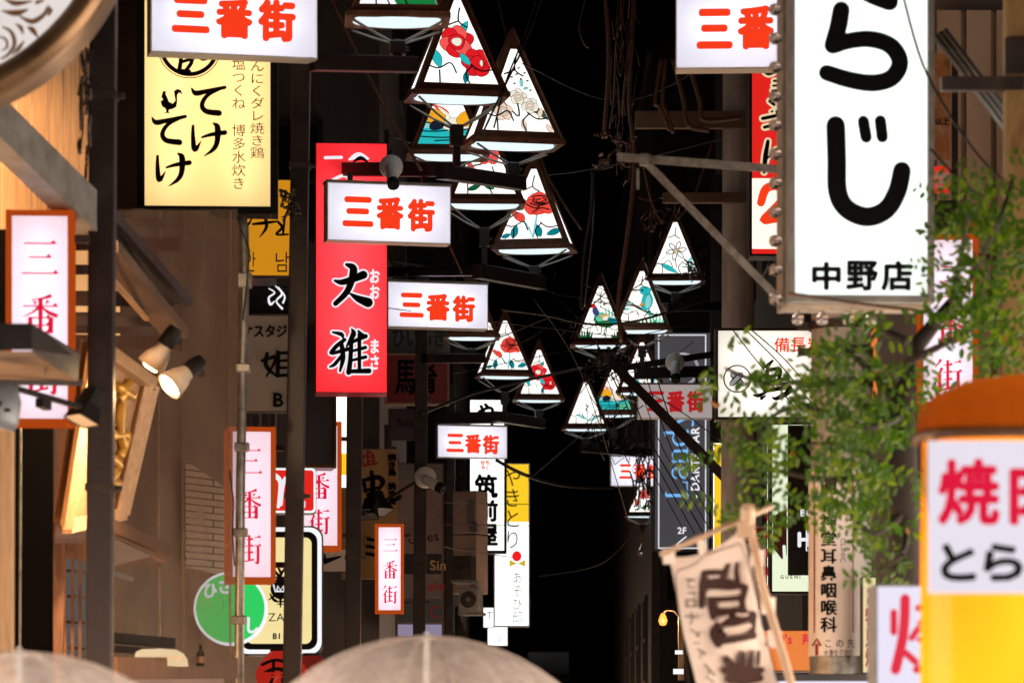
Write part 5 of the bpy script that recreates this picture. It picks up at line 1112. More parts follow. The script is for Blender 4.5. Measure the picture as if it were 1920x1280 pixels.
# carved wooden board, tilted, lit by the spotlights
t = T('carved_signboard', 'tilted wooden signboard with carved gilded letters lit by two spotlights behind the thick pole', 'shop sign', P(190, 985, 16.8))
c4 = [P(118, 985, 16.7), P(222, 960, 17.5), P(278, 718, 17.3), P(172, 640, 16.3)]   # bottom-left, bottom-right, top-right, top-left
def bil(u, v, o=0):
    a = c4[0].lerp(c4[1], u); d = c4[3].lerp(c4[2], u); n = (c4[1] - c4[0]).cross(c4[3] - c4[0]).normalized(); return a.lerp(d, v) + n * o
b = MB(); b.add([bil(0, 0), bil(1, 0), bil(1, 1), bil(0, 1)], [(0, 1, 2, 3)]); b.add([bil(0, 0, -.05), bil(1, 0, -.05), bil(1, 1, -.05), bil(0, 1, -.05)], [(0, 1, 2, 3)]); b.build('board', M['wood'], t, True)
b = MB()
for (u0, v0), (u1, v1) in (((0, 0), (1, 0)), ((0, 1), (1, 1)), ((0, 0), (0, 1)), ((1, 0), (1, 1)), ((.90, 0), (.90, 1))): b.bar(bil(u0, v0, .02), bil(u1, v1, .02), .05, .06)
b.build('frame', M['palewood'], t, True, bevel=.004)
b = MB()
for pts in ([(.62, .92), (.55, .8), (.60, .62), (.72, .5)], [(.45, .85), (.7, .84)], [(.5, .55), (.75, .58), (.7, .42)], [(.5, .42), (.72, .36), (.55, .22), (.7, .12)], [(.48, .25), (.78, .24)]):
    q = smooth_pts(pts, 5); b.tube([bil(u, v, .025) for u, v in q], .022, 8)
b.build('carved_letters', M['gilt'], t, True, smooth=True)
# grimy vinyl curtain behind the spotlights
t = T('vinyl_curtain', 'tall grimy clear vinyl curtain hanging between the timber front and the grey conduit', 'curtain', P(330, 1440, 18.6))
b = MB(); nx, nz = 26, 14; vs = []
for j in range(nz + 1):
    for i in range(nx + 1):
        u = i / nx; v = j / nz; p = P(212 + (446 - 212) * u, 392 + (1440 - 392) * v, 19.0 + 1.0 * u)
        p.y += .010 * math.sin(u * 23 + .6 * math.sin(v * 5)) + .006 * math.sin(u * 51 + v * 3); vs.append(p)
b.add(vs, [(j * (nx + 1) + i, j * (nx + 1) + i + 1, (j + 1) * (nx + 1) + i + 1, (j + 1) * (nx + 1) + i) for j in range(nz) for i in range(nx)])
b.build('sheet', M['vinyl'], t, True, smooth=True)
b = MB()
for px in (300, 345, 432): b.tube([P(px, 395, 18.95 + (px - 212) / 234), P(px - 3, 900, 18.95 + (px - 212) / 234), P(px + 2, 1440, 18.95 + (px - 212) / 234)], .007, 6)
b.build('seam', M['vinyl'], t, True)
# tiled wall behind the curtain
t = T('tiled_pier', 'white tiled pier with dark joints seen through the vinyl curtain', 'wall', P(395, 1085, 20.9))
b = MB(); b.add([P(348, 862, 20.85), P(446, 930, 21.3), P(446, 1085, 21.3), P(348, 1062, 20.85)], [(0, 1, 2, 3)]); b.build('tiles', M['tile'], t, True)
# galvanised conduit
t = T('conduit_pipe', 'thin grey steel conduit with joints in front of the upright street name box', 'pipe', P(450, 1450, 19.2))
b = MB(); b.tube([P(452, 405, 19.2), P(458, 428, 19.2), P(459, 520, 19.2), P(451, 900, 19.2), P(447, 1440, 19.2)], .024, 12); b.build('pipe', M['galv'], t, True, smooth=True)
for y in (520, 532, 690, 838, 998, 1162):
    b = MB(); p = P(459 - (y - 520) * .017, y, 19.2); b.box(p, (.075, .055, .045)); b.build('pipe_joint', M['galv'], t, True, bevel=.006)
b = MB(); b.tube([P(452, 430, 19.15), P(468, 470, 19.1), P(462, 540, 19.15), P(455, 600, 19.15)], .004, 5); b.build('loose_wire', M['wire'], t, True); b = MB(); b.tube([P(430, 880, 19.15), P(438, 940, 19.1), P(436, 1000, 19.15), P(440, 1060, 19.15)], .004, 5); b.build('loose_wire', M['wire'], t, True)
# paper lamp on the ledge, dark bottle
t = T('paper_lamp', 'low rounded cream paper lamp glowing on the brown ledge', 'lamp', P(302, 1248, 17.2))
pts = [(x * 17.2 / F, z * 17.2 / F) for x, z in ((-49, 0), (49, 0), (47, 14), (40, 24), (30, 30), (0, 32), (-34, 31), (-45, 26), (-48, 14))]
b = MB(); b.prism(pts, -.06, .06); b.build('paper_shade', glow('lit_cream_paper', (1, .74, .42), .85, .4, 5), t)
b = MB(); b.box((0, -.062, .035), (.23, .004, .004)); b.build('seam', M['wood'], t)
t = T('bottle', 'dark short bottle standing at the right end of the brown ledge', 'bottle', P(376, 1248, 17.4))
b = MB(); b.lathe([(k_[0] * .55, k_[1] * .5) for k_ in ((0, 0), (.034, 0), (.036, .01), (.036, .11), (.03, .13), (.013, .15), (.012, .185), (.015, .187), (.015, .2), (0, .2))], (0, 0, 0), 20); b.build('glass', M['black'], t, smooth=True)
b = MB(); b.lathe([(.0205, .015), (.0205, .045)], (0, 0, 0), 20); b.build('paper_label', M['darkwood'], t)

# ================================================================== umbrellas
def umbrella(label, px, py, Y, tilt=0):
    t = T('umbrella', label, 'umbrella', P(px, py, Y), R(tilt), 'clear umbrellas')
    Rs, drop = .58, .27; b = MB(); n = 8; m = 14; sub = 6; vs = []
    for j in range(m + 1):
        z = -drop * (j / m) ** 1.6; r = math.sqrt(max(0, Rs ** 2 - (Rs + z) ** 2))
        for i in range(n * sub):
            a = 2 * math.pi * i / (n * sub); sag = .035 * (j / m) * math.sin(math.pi * ((i % sub) / sub)); vs.append((r * (1 - sag) * math.cos(a), r * (1 - sag) * math.sin(a), z - sag * .1))
    N = n * sub
    b.add(vs, [(j * N + i, j * N + (i + 1) % N, (j + 1) * N + (i + 1) % N, (j + 1) * N + i) for j in range(m) for i in range(N)])
    b.build('canopy', M['umbrella'], t, smooth=True)
    for i in range(n):
        b = MB(); a = 2 * math.pi * i / n; q = []
        for j in range(9):
            z = -drop * (j / 8) ** 1.6; r = math.sqrt(max(0, Rs ** 2 - (Rs + z) ** 2)); q.append((r * 1.003 * math.cos(a), r * 1.003 * math.sin(a), z + .0015))
        b.tube(q, .0022, 6); b.build('rib', M['ribbrown'], t)
    b = MB(); b.lathe([(0, .012), (.005, .010), (.007, 0), (.014, -.003), (.016, -.010)], (0, 0, 0), 12); b.build('ferrule', M['white_metal'], t)
    b = MB(); b.tube([(0, 0, -.01), (0, 0, -.72), (0, .005, -.80), (.02, .01, -.84), (.045, .01, -.82), (.05, .01, -.79)], .007, 8); b.build('shaft', M['white_metal'], t)
umbrella('wet clear umbrella in the middle of the bottom edge', 800, 1192, 10, 12)
umbrella('wet clear umbrella at the bottom left corner', 36, 1222, 8.6, 30)

# ================================================================== cloth banner
t = T('cloth_banner', 'tilted beige cloth banner with large dark brown brush characters seen from behind', 'banner', P(1400, 1500, 11))
Yb2 = 11.0
def bz(px, py): return .034 * math.sin(px / 38 + py / 90) + .012 * math.sin(py / 33)
def BP(zx, zy, o=0):
    px, py = 1240 + zx / 3.765, 940 + zy / 3.765; p = P(px, py, Yb2); return Vector((p.x, p.y + bz(px, py) - o, p.z))
def lerpt(tab, y):
    for (y0, x0), (y1, x1) in zip(tab, tab[1:]):
        if y <= y1: return x0 + (x1 - x0) * (y - y0) / (y1 - y0)
    return tab[-1][1] + (y - tab[-1][0]) * .25
LE = [(0, 50), (200, 62), (350, 95), (500, 120), (750, 160), (1000, 225), (1400, 320)]; RE = [(0, 560), (200, 610), (400, 655), (700, 720), (1000, 800), (1400, 905)]
nu, nv = 24, 40; vs = []
for j in range(nv + 1):
    for i in range(nu + 1):
        u, v = i / nu, j / nv; top = 390 + (200 - 390) * u + 55 * math.sin(math.pi * u); y = top + v * (1900 - top); x = lerpt(LE, y - 200) * (1 - u) + lerpt(RE, y - 200) * u; vs.append(BP(x, y))
b = MB(); b.add(vs, [(j * (nu + 1) + i, j * (nu + 1) + i + 1, (j + 1) * (nu + 1) + i + 1, (j + 1) * (nu + 1) + i) for j in range(nv) for i in range(nu)])
b.build('cloth', M['cloth'], t, True, smooth=True)
bl_ = [0]
def bput(mb, vs, fs): bl_[0] += 1; mb.add([BP(x, y, .007 + .0003 * bl_[0]) for x, y in vs], fs)
ink = MB(); light = MB()
def dense(pts, k=4): return [tuple(a[i] + (c[i] - a[i]) * j / k for i in (0, 1)) for a, c in zip(pts, pts[1:]) for j in range(k)] + [pts[-1]]
BR = [([(300, 500), (360, 498), (430, 500)], [40, 44, 40]), ([(462, 448), (440, 510), (425, 545)], [26, 44, 40]), ([(530, 440), (525, 500), (535, 560)], [26, 34, 40]), ([(300, 510), (290, 600), (278, 740)], [40, 50, 36]),
      ([(300, 585), (420, 580), (580, 612)], [70, 84, 60]), ([(585, 610), (565, 700), (570, 780)], [56, 50, 60]), ([(350, 700), (355, 760), (360, 820)], [60, 60, 40]), ([(340, 690), (450, 690), (560, 680)], [36, 34, 34]), ([(360, 780), (460, 782), (580, 772)], [64, 60, 50]), ([(490, 790), (495, 860)], [40, 50]),
      ([(390, 870), (370, 930), (395, 1005)], [40, 80, 60]), ([(390, 862), (520, 845), (640, 800)], [40, 70, 60]), ([(645, 800), (640, 880), (640, 945)], [56, 50, 44]), ([(395, 985), (520, 972), (650, 945)], [60, 50, 50]), ([(430, 920), (420, 960)], [60, 50]),
      ([(455, 1110), (490, 1160), (470, 1200)], [50, 60, 50]), ([(570, 1070), (565, 1130), (540, 1190)], [40, 56, 50]), ([(640, 1060), (630, 1120), (630, 1190)], [30, 46, 50]), ([(688, 1060), (682, 1140)], [28, 34]), ([(450, 1190), (580, 1195), (710, 1185)], [56, 60, 50]), ([(480, 1255), (600, 1250), (700, 1240)], [60, 76, 60]), ([(585, 1180), (580, 1300), (570, 1420)], [50, 60, 60]), ([(450, 1330), (580, 1320), (740, 1310)], [50, 50, 50]), ([(560, 1340), (500, 1420), (440, 1480)], [50, 40, 20]), ([(620, 1340), (690, 1420), (760, 1470)], [50, 50, 20])]
for pts, wd in BR:
    vs, fs = stroke2d(pts, wd); bput(ink, vs, fs)
SM = [([(185, 545), (235, 552)], 13), ([(200, 548), (192, 590), (205, 605), (235, 600)], 9), ([(240, 640), (190, 640)], 10), ([(238, 642), (238, 665)], 9), ([(180, 690), (178, 740)], 12), ([(178, 692), (240, 690)], 10), ([(238, 690), (240, 742)], 12), ([(180, 738), (240, 738)], 10), ([(170, 808), (245, 812)], 12), ([(208, 780), (215, 830), (200, 865)], 10), ([(200, 900), (250, 940), (262, 955)], 9), ([(262, 925), (245, 950)], 12), ([(225, 1000), (262, 1000)], 8), ([(255, 1045), (305, 1080)], 12), ([(290, 1060), (268, 1085), (275, 1110)], 8), ([(300, 1150), (370, 1225)], 11), ([(330, 1190), (325, 1230)], 9), ([(310, 1240), (370, 1275)], 9), ([(360, 1330), (400, 1400)], 9)]
for pts, wd in SM:
    vs, fs = stroke2d(pts, wd); bput(ink, vs, fs)
vs, fs = stroke2d(dense([(345, 1500), (190, 1280), (145, 950), (112, 650), (104, 510), (125, 478), (180, 462), (250, 430), (300, 375), (400, 345), (545, 300), (600, 420), (655, 640), (700, 850), (790, 1120), (850, 1400)], 3), 7); bput(ink, vs, fs)
ink.build('brush_lettering', M['banner_ink'], t, True)
for pts, wd in [([(330, 655), (450, 648), (540, 638)], 28), ([(412, 738), (470, 734), (530, 724)], 26), ([(447, 912), (530, 900), (615, 880)], 34), ([(525, 800), (560, 805), (600, 800)], 18), ([(400, 852), (430, 835), (455, 815)], 18)]:
    vs, fs = stroke2d(pts, wd); bput(light, vs, fs)
light.build('lettering_gap', M['cloth'], t, True)
for zx, zy in ((60, 390), (300, 330), (590, 215)): b = MB(); b.bar(BP(zx, zy + 40), BP(zx + (-8 if zx < 100 else -14), zy - 60), .035, .012); b.build('loop', M['cloth'], t, True)
for zx, zy in ((690, 400), (770, 730), (815, 965)): b = MB(); b.bar(BP(zx - 60, zy), BP(zx + 30, zy + 4), .012, .05); b.build('loop', M['cloth'], t, True)
bp = T('banner_pole', 'pale wooden banner pole with a crossbar holding the beige cloth banner', 'pole', P(1500, 1500, 10.95))
b = MB(); b.tube([P(1400, 955, 10.9), P(1430, 1100, 10.9), P(1485, 1285, 10.9), P(1570, 1560, 10.9)], .0125, 10); b.build('pole', M['polewood'], bp, True, smooth=True)
b = MB(); b.tube([P(1238, 1040, 10.93), P(1330, 1000, 10.93), P(1448, 948, 10.93)], .008, 8); b.build('crossbar', M['polewood'], bp, True, smooth=True)
b = MB(); p = P(1402, 962, 10.88); b.lathe([(0, .03), (.014, .028), (.022, .01), (.02, -.02), (.012, -.035), (0, -.035)], p, 14); b.box(p + Vector((-.005, .01, -.045)), (.05, .03, .05)); b.build('cap_joint', M['polewood'], bp, True, smooth=False, bevel=.004)

# ================================================================== tree at the right
t = T('tree', 'leafy green street tree in front of the clinic pole and the right upright name box', 'tree', P(1700, 1450, 12.9)); t.location.z = 0
tr = P(1700, 1450, 12.9)
b = MB(); pts = [Vector((tr.x, 12.9, 0)), Vector((tr.x + .01, 12.9, 1.2)), P(1702, 1100, 12.9), P(1694, 900, 12.9), P(1690, 740, 12.95), P(1725, 640, 12.95), P(1790, 560, 13.0)]
b.tube(pts, [.075, .065, .056, .05, .042, .03, .02], 12); b.build('trunk', M['bark'], t, True, smooth=True)
b = MB(); rnd = random.Random(5); tips = []
LIMBS = [((1694, 900), (1600, 840), (1520, 830)), ((1692, 820), (1560, 720), (1440, 720), (1360, 690)), ((1690, 760), (1590, 660), (1540, 700)), ((1694, 880), (1560, 900), (1440, 880), (1380, 900)), ((1750, 605), (1800, 560), (1870, 420), (1900, 330)), ((1698, 680), (1780, 640), (1870, 590)), ((1785, 566), (1800, 490), (1815, 400)), ((1697, 960), (1640, 1000), (1590, 960)), ((1695, 940), (1740, 860), (1720, 780)), ((1690, 780), (1620, 800), (1500, 760), (1420, 800)), ((1700, 640), (1650, 620), (1620, 660)), ((1699, 1000), (1690, 1040), (1650, 1070))]
for L_ in LIMBS:
    q = [P(x, y, 12.9 + (0 if i == 0 else rnd.uniform(-.35, .25))) for i, (x, y) in enumerate(L_)]; q2 = [Vector(p) for p in smooth_pts([tuple(p) for p in q], 4)]
    b.tube(q2, [.016 - .011 * i / (len(q2) - 1) for i in range(len(q2))], 6)
b.build('limbs', M['bark'], t, True, smooth=True)
# crown: leaf clumps placed along the limbs, leaves are small folded blades
CL = [(1880, 340, 50, 60, 120), (1850, 420, 60, 50, 150), (1790, 400, 38, 34, 60), (1900, 480, 60, 70, 200), (1800, 480, 40, 30, 50), (1850, 560, 80, 60, 220), (1760, 560, 40, 40, 45), (1890, 640, 50, 50, 110), (1790, 640, 55, 40, 60), (1745, 690, 40, 50, 55), (1780, 500, 30, 30, 26), (1350, 690, 42, 38, 7), (1400, 720, 60, 40, 6), (1480, 730, 50, 24, 5), (1380, 790, 50, 46, 12), (1360, 860, 55, 50, 36), (1440, 860, 60, 60, 94), (1520, 740, 50, 60, 19), (1560, 680, 55, 60, 104), (1600, 720, 60, 70, 160), (1620, 640, 50, 50, 96), (1560, 820, 70, 70, 256), (1640, 830, 60, 80, 240), (1470, 930, 60, 50, 67), (1560, 940, 55, 40, 104), (1620, 960, 55, 50, 120), (1690, 900, 40, 60, 96), (1690, 1000, 40, 60, 76), (1660, 1080, 26, 26, 24), (1400, 930, 45, 36, 27), (1360, 960, 34, 26, 13), (1480, 800, 60, 40, 16), (1700, 760, 30, 60, 56)]
b = MB()
for cx, cy, rx, ry, n in CL:
    nc = max(3, n // 9)
    for _ in range(nc):
        a = rnd.uniform(0, 6.28); rr = rnd.random() ** .5; sx, sy = cx + rx * rr * math.cos(a), cy + ry * rr * math.sin(a); Yl = 12.9 + rnd.uniform(-.45, .35)
        base = P(sx, sy, Yl); ax = Vector((rnd.uniform(-1, 1), rnd.uniform(-.6, .6), rnd.uniform(-.6, .5))).normalized()
        for k_ in range(9):                                 # compound twig: leaves either side of a stalk
            o_ = base + ax * (.016 * k_); side = (ax.cross(Vector((rnd.uniform(-.3, .3), -1, rnd.uniform(-.2, .6)))).normalized()) * (1 if k_ % 2 else -1)
            d = (side + ax * .5 + Vector((0, 0, -.25))).normalized(); l = rnd.uniform(.024, .050); wv = d.cross(Vector((rnd.uniform(-.4, .4), -1, rnd.uniform(-.4, .8)))).normalized() * l * .24
            nn = d.cross(wv).normalized() * l * .08
            b.add([o_, o_ + d * l * .3 + wv * .8 + nn, o_ + d * l * .65 + wv * .75 + nn, o_ + d * l, o_ + d * l * .65 - wv * .75 + nn, o_ + d * l * .3 - wv * .8 + nn], [(0, 1, 2, 3), (0, 3, 4, 5)], 0 if rnd.random() < .72 else (1 if rnd.random() < .985 else 2))
b.build('crown', [M['leaf'], M['leaf2'], M['leaf3']], t, True)

# ================================================================== brackets, far right details
b = MB(); b.bar(P(1158, 294, 16.3), P(1470, 318, 16.1), .016, .034); b.bar(P(1158, 291, 16.34), P(1470, 315, 16.14), .05, .006); t = T('steel_bracket', 'long grey steel angle bar reaching left from the big white hiragana sign', 'bracket', P(1470, 318, 16.1)); b.build('angle_bar', M['galv'], t, True)
b = MB(); b.bar(P(1205, 298, 16.2), P(1466, 566, 16.0), .016, .032); b.build('diagonal_brace', M['galv'], t, True)
b = MB(); b.box(P(1208, 300, 16.18), (.04, .03, .05)); b.box(P(1196, 336, 16.25), (.012, .012, .09)); b.build('clamp', M['galv'], t, True)
t = T('steel_bracket', 'brown diagonal steel brace crossing the grey unlit name box and bar sign', 'bracket', P(1372, 908, 30)); b = MB(); b.bar(P(1140, 672, 30), P(1372, 908, 29), .02, .075); b.build('diagonal_brace', M['pole'], t, True)
b = MB(); b.box(P(1142, 672, 30), (.09, .05, .09)); b.build('clamp', M['dark'], t, True)
t = T('concrete_pole', 'round concrete utility pole half hidden behind the red numeral sign', 'pole', (P(1384, 600, 27).x, 27, 0))
b = MB(); b.lathe([(.14, 0), (.10, 9), (.095, 12), (0, 12)], (0, 0, 0), 24); b.build('shaft', M['polegrey'], t, smooth=True)
b = MB(); b.bar((-.55, -.12, P(0, 262, 24.4).z), (.25, -.12, P(0, 262, 24.4).z), .07, .07); b.build('cross_arm', M['brownwall'], t); b = MB(); b.bar((-.75, -.1, P(0, 100, 24.4).z), (.3, -.1, P(0, 100, 24.4).z), .07, .12); b.build('cross_arm', M['brownwall'], t)
t = T('rusty_post', 'rust stained ochre post at the far right edge', 'pole', (P(1902, 600, 13.6).x, 13.6, 0))
b = MB(); b.box((0, 0, 2.6), (.075, .075, 5.2)); b.build('post', M['rust'], t, bevel=.006)
b = MB(); b.box((-.12, -.02, P(0, 160, 13.6).z), (.30, .045, .05)); b.box((0, -.045, P(0, 110, 13.6).z), (.08, .01, .13)); b.build('side_arm', M['dark'], t)
t = T('pipe_bundle', 'bundle of dark grey pipes slanting down behind the rusty post', 'pipes', P(1820, 200, 15))
for i in range(3):
    b = MB(); b.tube([P(1752 + i * 9, 66 - i * 5, 15 + .03 * i), P(1892 + i * 9, 252 - i * 6, 15 + .03 * i)], .012, 10); b.build('pipe', M['greyblue'], t, True, smooth=True)
t = T('poster', 'upright food poster with orange picture and small red sign right of the big white sign', 'poster', P(1768, 390, 18.6))
b = MB(); b.add([P(1748, 100, 18.6), P(1782, 100, 18.6), P(1782, 300, 18.6), P(1748, 300, 18.6)], [(0, 1, 2, 3)]); b.build('picture', M['poster'], t, True)
b = MB(); b.add([P(1748, 312, 18.6), P(1780, 312, 18.6), P(1780, 362, 18.6), P(1748, 362, 18.6)], [(0, 1, 2, 3)]); b.build('red_panel', M['g_redface2'], t, True)
b = MB(); b.box(P(1790, 240, 18.65), (.03, .03, .8)); b.box(P(1768, 405, 18.65), (.12, .05, .15)); b.build('frame', M['dark'], t, True)
SP = Sign.__new__(Sign); SP.xc, SP.y1, SP.k, SP.cy, SP.t, SP.layer, SP.n = 1768, 390, 18.6 / F, 1, t, {}, 20
SP.ch('white_ink', '営', (1752, 320, 1778, 354), 1.2); SP.htext('ink', '以上', (1752, 222, 1780, 236), .4); SP.done()
t = T('shop_curtain', 'narrow red and orange lit strip just right of the clinic pole', 'shop sign', P(1632, 752, 19))
b = MB(); b.box(P(1631, 682, 19) , (.07, .06, .40)); b.build('housing', M['g_orange'], t, True)
b = MB(); b.tube([P(1624, 610, 18.9), P(1634, 680, 18.9), P(1630, 750, 18.9)], .012, 8); b.build('red_fold', M['sign_red'], t, True)

# bare bulb lamp low in the middle
t = T('bulb_lamp', 'bare glowing street bulb on a curved arm low left of the banner', 'lamp', P(1243, 1163, 30))
b = MB(); b.lathe([(0, -.04), (.024, -.033), (.036, 0), (.026, .032), (.014, .06), (0, .06)], (0, 0, 0), 20); b.build('bulb', glow('hot_bare_bulb', (1, .24, .035), 3.2), t, smooth=True)
b = MB(); b.tube([(0, 0, .06), (.03, 0, .085), (.09, 0, .08), (.13, .0, .03)], .008, 8); b.build('arm', M['dark'], t, smooth=True)
ld = bpy.data.lights.new('bulb_light', 'POINT'); ld.energy = 30; ld.color = (1, .55, .22); ld.shadow_soft_size = .05
lo = bpy.data.objects.new('bulb_light', ld); C.objects.link(lo); lo.parent = t; lo.location = (0, -.12, -.02)
t = T('lamp_board', 'narrow orange lit board edge behind the tilted banner', 'shop sign', P(1277, 1270, 29.5))
b = MB(); b.box(P(1277, 1215, 29.5), (.045, .08, .5)); b.build('board', M['rust'], t, True)
b = MB(); b.box(P(1272, 1258, 29.4), (.08, .06, .04)); b.box(P(1273, 1222, 29.4), (.06, .06, .03)); b.build('lit_lamp', M['g_plainwhite'], t, True)

# ================================================================== wires
def cable(label, pts, r=.008, mat='wire', group='overhead cables', sag=0):
    q = [P(*p) for p in pts]
    if len(q) == 2 and sag:
        q = [q[0].lerp(q[1], i / 12) - Vector((0, 0, sag * 4 * (i / 12) * (1 - i / 12))) for i in range(13)]
    else: q = [Vector(p) for p in smooth_pts([tuple(p) for p in q], 6)]
    b = MB(); org = q[0].copy(); b.tube([p - org for p in q], r, 6)
    o = b.build('overhead_cable', M[mat], None, smooth=True); o.location = org
    tag(o, label, 'cable', group); return o
cable('brown rope-like cable slanting down from the top edge beside the red sign', [(612, -20, 22), (660, 80, 22), (716, 190, 22), (790, 320, 22)], 0.0112, 'brownwire')
cable('pair cable hanging from the top to the large camellia lantern, front strand', [(1022, -20, 23), (985, 80, 23), (940, 175, 23), (905, 250, 23)], 0.0074)
cable('pair cable hanging from the top beside the cherry lantern, rear strand', [(1012, -20, 23.1), (978, 80, 23.1), (950, 150, 23.1), (926, 240, 23.1)], 0.0062)
cable('dark beaded cable left of the middle going down past the rose lantern', [(930, -20, 33), (948, 60, 33), (1012, 290, 33), (1050, 370, 33), (1090, 430, 33)], 0.0136, 'brownwire')
cable('thick brown vertical cable bundle from the top edge, left of two', [(1132, -40, 26), (1140, 60, 26), (1140, 150, 26), (1132, 260, 26)], 0.0186, 'brownwire')
cable('thick brown vertical cable bundle from the top edge, right of two', [(1192, -40, 26), (1184, 100, 26), (1180, 200, 26), (1190, 300, 26), (1178, 430, 26), (1160, 560, 26), (1165, 640, 26)], 0.0174, 'brownwire')
cable('glossy black cable hanging in the middle of the dark gap', [(1112, 320, 28), (1108, 400, 28), (1096, 470, 28), (1090, 560, 28), (1092, 580, 28)], 0.0161, 'wire')
cable('second glossy strand beside the hanging black cable', [(1114, 330, 28.1), (1112, 420, 28.1), (1104, 500, 28.1), (1096, 575, 28.1)], 0.0074, 'galv')
cable('beaded cable slanting toward the lily lantern', [(1206, 310, 27), (1222, 380, 27), (1242, 420, 27)], 0.0087, 'brownwire')
cable('grey cable rising right from the lily lantern', [(1335, 270, 27), (1300, 370, 27), (1270, 412, 27)], 0.0087, 'brownwire')
for i, (x0, xm, ym, x1, y1) in enumerate(((1262, 1290, 235, 1330, 245), (1290, 1320, 225, 1390, 220), (1240, 1236, 200, 1256, 245), (1248, 1250, 210, 1262, 250))):
    cable(['lowest brown hose loop under the right street name box', 'upper brown hose loop under the right street name box', 'left thin brown hose loop in the dark gap', 'inner thin brown hose loop in the dark gap'][i], [(x0, 110, 24.2), (xm - 8, 190, 24.2), (xm, ym, 24.2), (x1, y1, 24.2)], 0.0161 if i < 2 else .014, 'brownwire', 'brown hose loops')
cable('hooked brown wire end at the top right of the lanterns', [(1100, -10, 25), (1086, 50, 25), (1096, 84, 25), (1105, 90, 25)], 0.0059, 'brownwire')
cable('long sagging black cable from the smaller lanterns to the pheasant lantern', [(940, 580, 34), (1020, 590, 34.5), (1110, 608, 35), (1200, 600, 35), (1330, 560, 35)], 0.0124)
cable('thick black sagging cable from the small left name box to the right name box', [(930, 862, 43), (985, 890, 43), (1060, 910, 44), (1150, 914, 45)], 0.0217)
cable('black cable crossing in front of the smaller rose lantern', [(790, 775, 33), (880, 740, 34), (950, 722, 35), (1020, 705, 36), (1090, 690, 37)], 0.0149)
cable('thin line crossing the smaller rose lantern', [(905, 645, 36), (968, 620, 36), (1040, 590, 36)], 0.0068)
cable('thin line from lily lantern down to the camellia lanterns', [(1255, 430, 34), (1170, 515, 34), (1050, 630, 34)], 0.0059)
cable('first thin line crossing the feather crest sign', [(1375, 620, 22), (1430, 690, 22), (1520, 800, 22)], 0.0043)
cable('second thin line crossing the feather crest sign', [(1395, 615, 22), (1460, 680, 22), (1525, 760, 22)], 0.0043)
cable('third thin line crossing the feather crest sign', [(1405, 615, 22), (1470, 672, 22), (1528, 740, 22)], 0.0043)
cable('thin line sagging across the top of the big white sign', [(1690, -20, 13.5), (1730, 120, 13.5), (1790, 230, 13.4), (1860, 320, 13.3), (1940, 375, 13.2)], 0.0051)
cable('thin line across the lower right of the big white sign', [(1745, 280, 13.4), (1800, 340, 13.3), (1840, 365, 13.3), (1870, 362, 13.3)], 0.0051)
cable('brown cable under the big white sign running into the leaves', [(1478, 550, 13.6), (1620, 570, 13.5), (1760, 590, 13.4), (1930, 640, 13.2)], 0.0068, 'brownwire')
cable('thin line rising right past the lily lantern', [(1310, 480, 30), (1360, 420, 30), (1460, 300, 30)], 0.0051)
cable('lower thin line rising right past the lily lantern', [(1290, 520, 30), (1380, 400, 30), (1440, 330, 30)], 0.0051)
cable('black cable bundle above the second street name box', [(730, 488, 32), (790, 498, 32), (850, 505, 32), (905, 508, 32)], 0.0112)
cable('loose black cable above the small upright box', [(745, 1002, 34), (780, 1010, 36), (860, 1030, 38), (960, 1044, 40)], 0.0051)
cable('thin level line over the beige wall units', [(700, 978, 36), (800, 982, 38), (995, 985, 42)], 0.0043)
cable('second thin level line over the beige wall units', [(700, 940, 36), (850, 942, 38), (995, 945, 42)], 0.0043)
cable('brown twisted cable below the first red sign name box', [(842, 458, 27), (852, 480, 27), (866, 512, 27)], 0.0087, 'brownwire')
for i in range(6):
    x0 = 1150 + 22 * i
    cable(['first', 'second', 'third', 'fourth', 'fifth', 'sixth', 'seventh', 'eighth', 'ninth'][i] + ' from left of the black wires slanting down across the bar sign', [(x0 - 30, 660 + 9 * i, 32), (x0 + 20, 790 + 12 * i, 32), (x0 + 70, 880 + 12 * i, 31.5), (x0 + 130, 990 + 9 * i, 31)], (.004, .005, .006)[i % 3], 'wire', 'wires slanting over the bar sign')
cable('thin taut line from the red sign toward the bar sign', [(600, 560, 31), (900, 600, 33), (1240, 640, 35)], .0045)
cable('thin taut line dipping over the lanterns to the red numeral sign', [(720, 250, 30), (1000, 330, 32), (1400, 250, 30)], .0045)
cable('thin taut line under the right top name box', [(980, 120, 26), (1180, 190, 27), (1420, 60, 26)], .0045)
cable('thin taut line over the smaller lanterns to the right pole', [(850, 700, 34), (1050, 660, 36), (1330, 600, 38)], .0045)
cable('thin taut line rising from the dark gap to the kingfisher lantern', [(990, 900, 44), (1120, 790, 42), (1300, 640, 40)], .0045)
cable('thin taut line falling across the feather crest sign foot', [(1100, 690, 34), (1260, 760, 33), (1440, 900, 32)], .0045)
cable('thin taut line dropping through the dark gap beside the iris lantern', [(1000, 560, 33), (1090, 700, 34), (1180, 980, 36)], .0045)
cable('thin slack line low across the dark gap', [(1180, 1010, 45), (1120, 1060, 46), (1010, 1080, 47)], .0045)
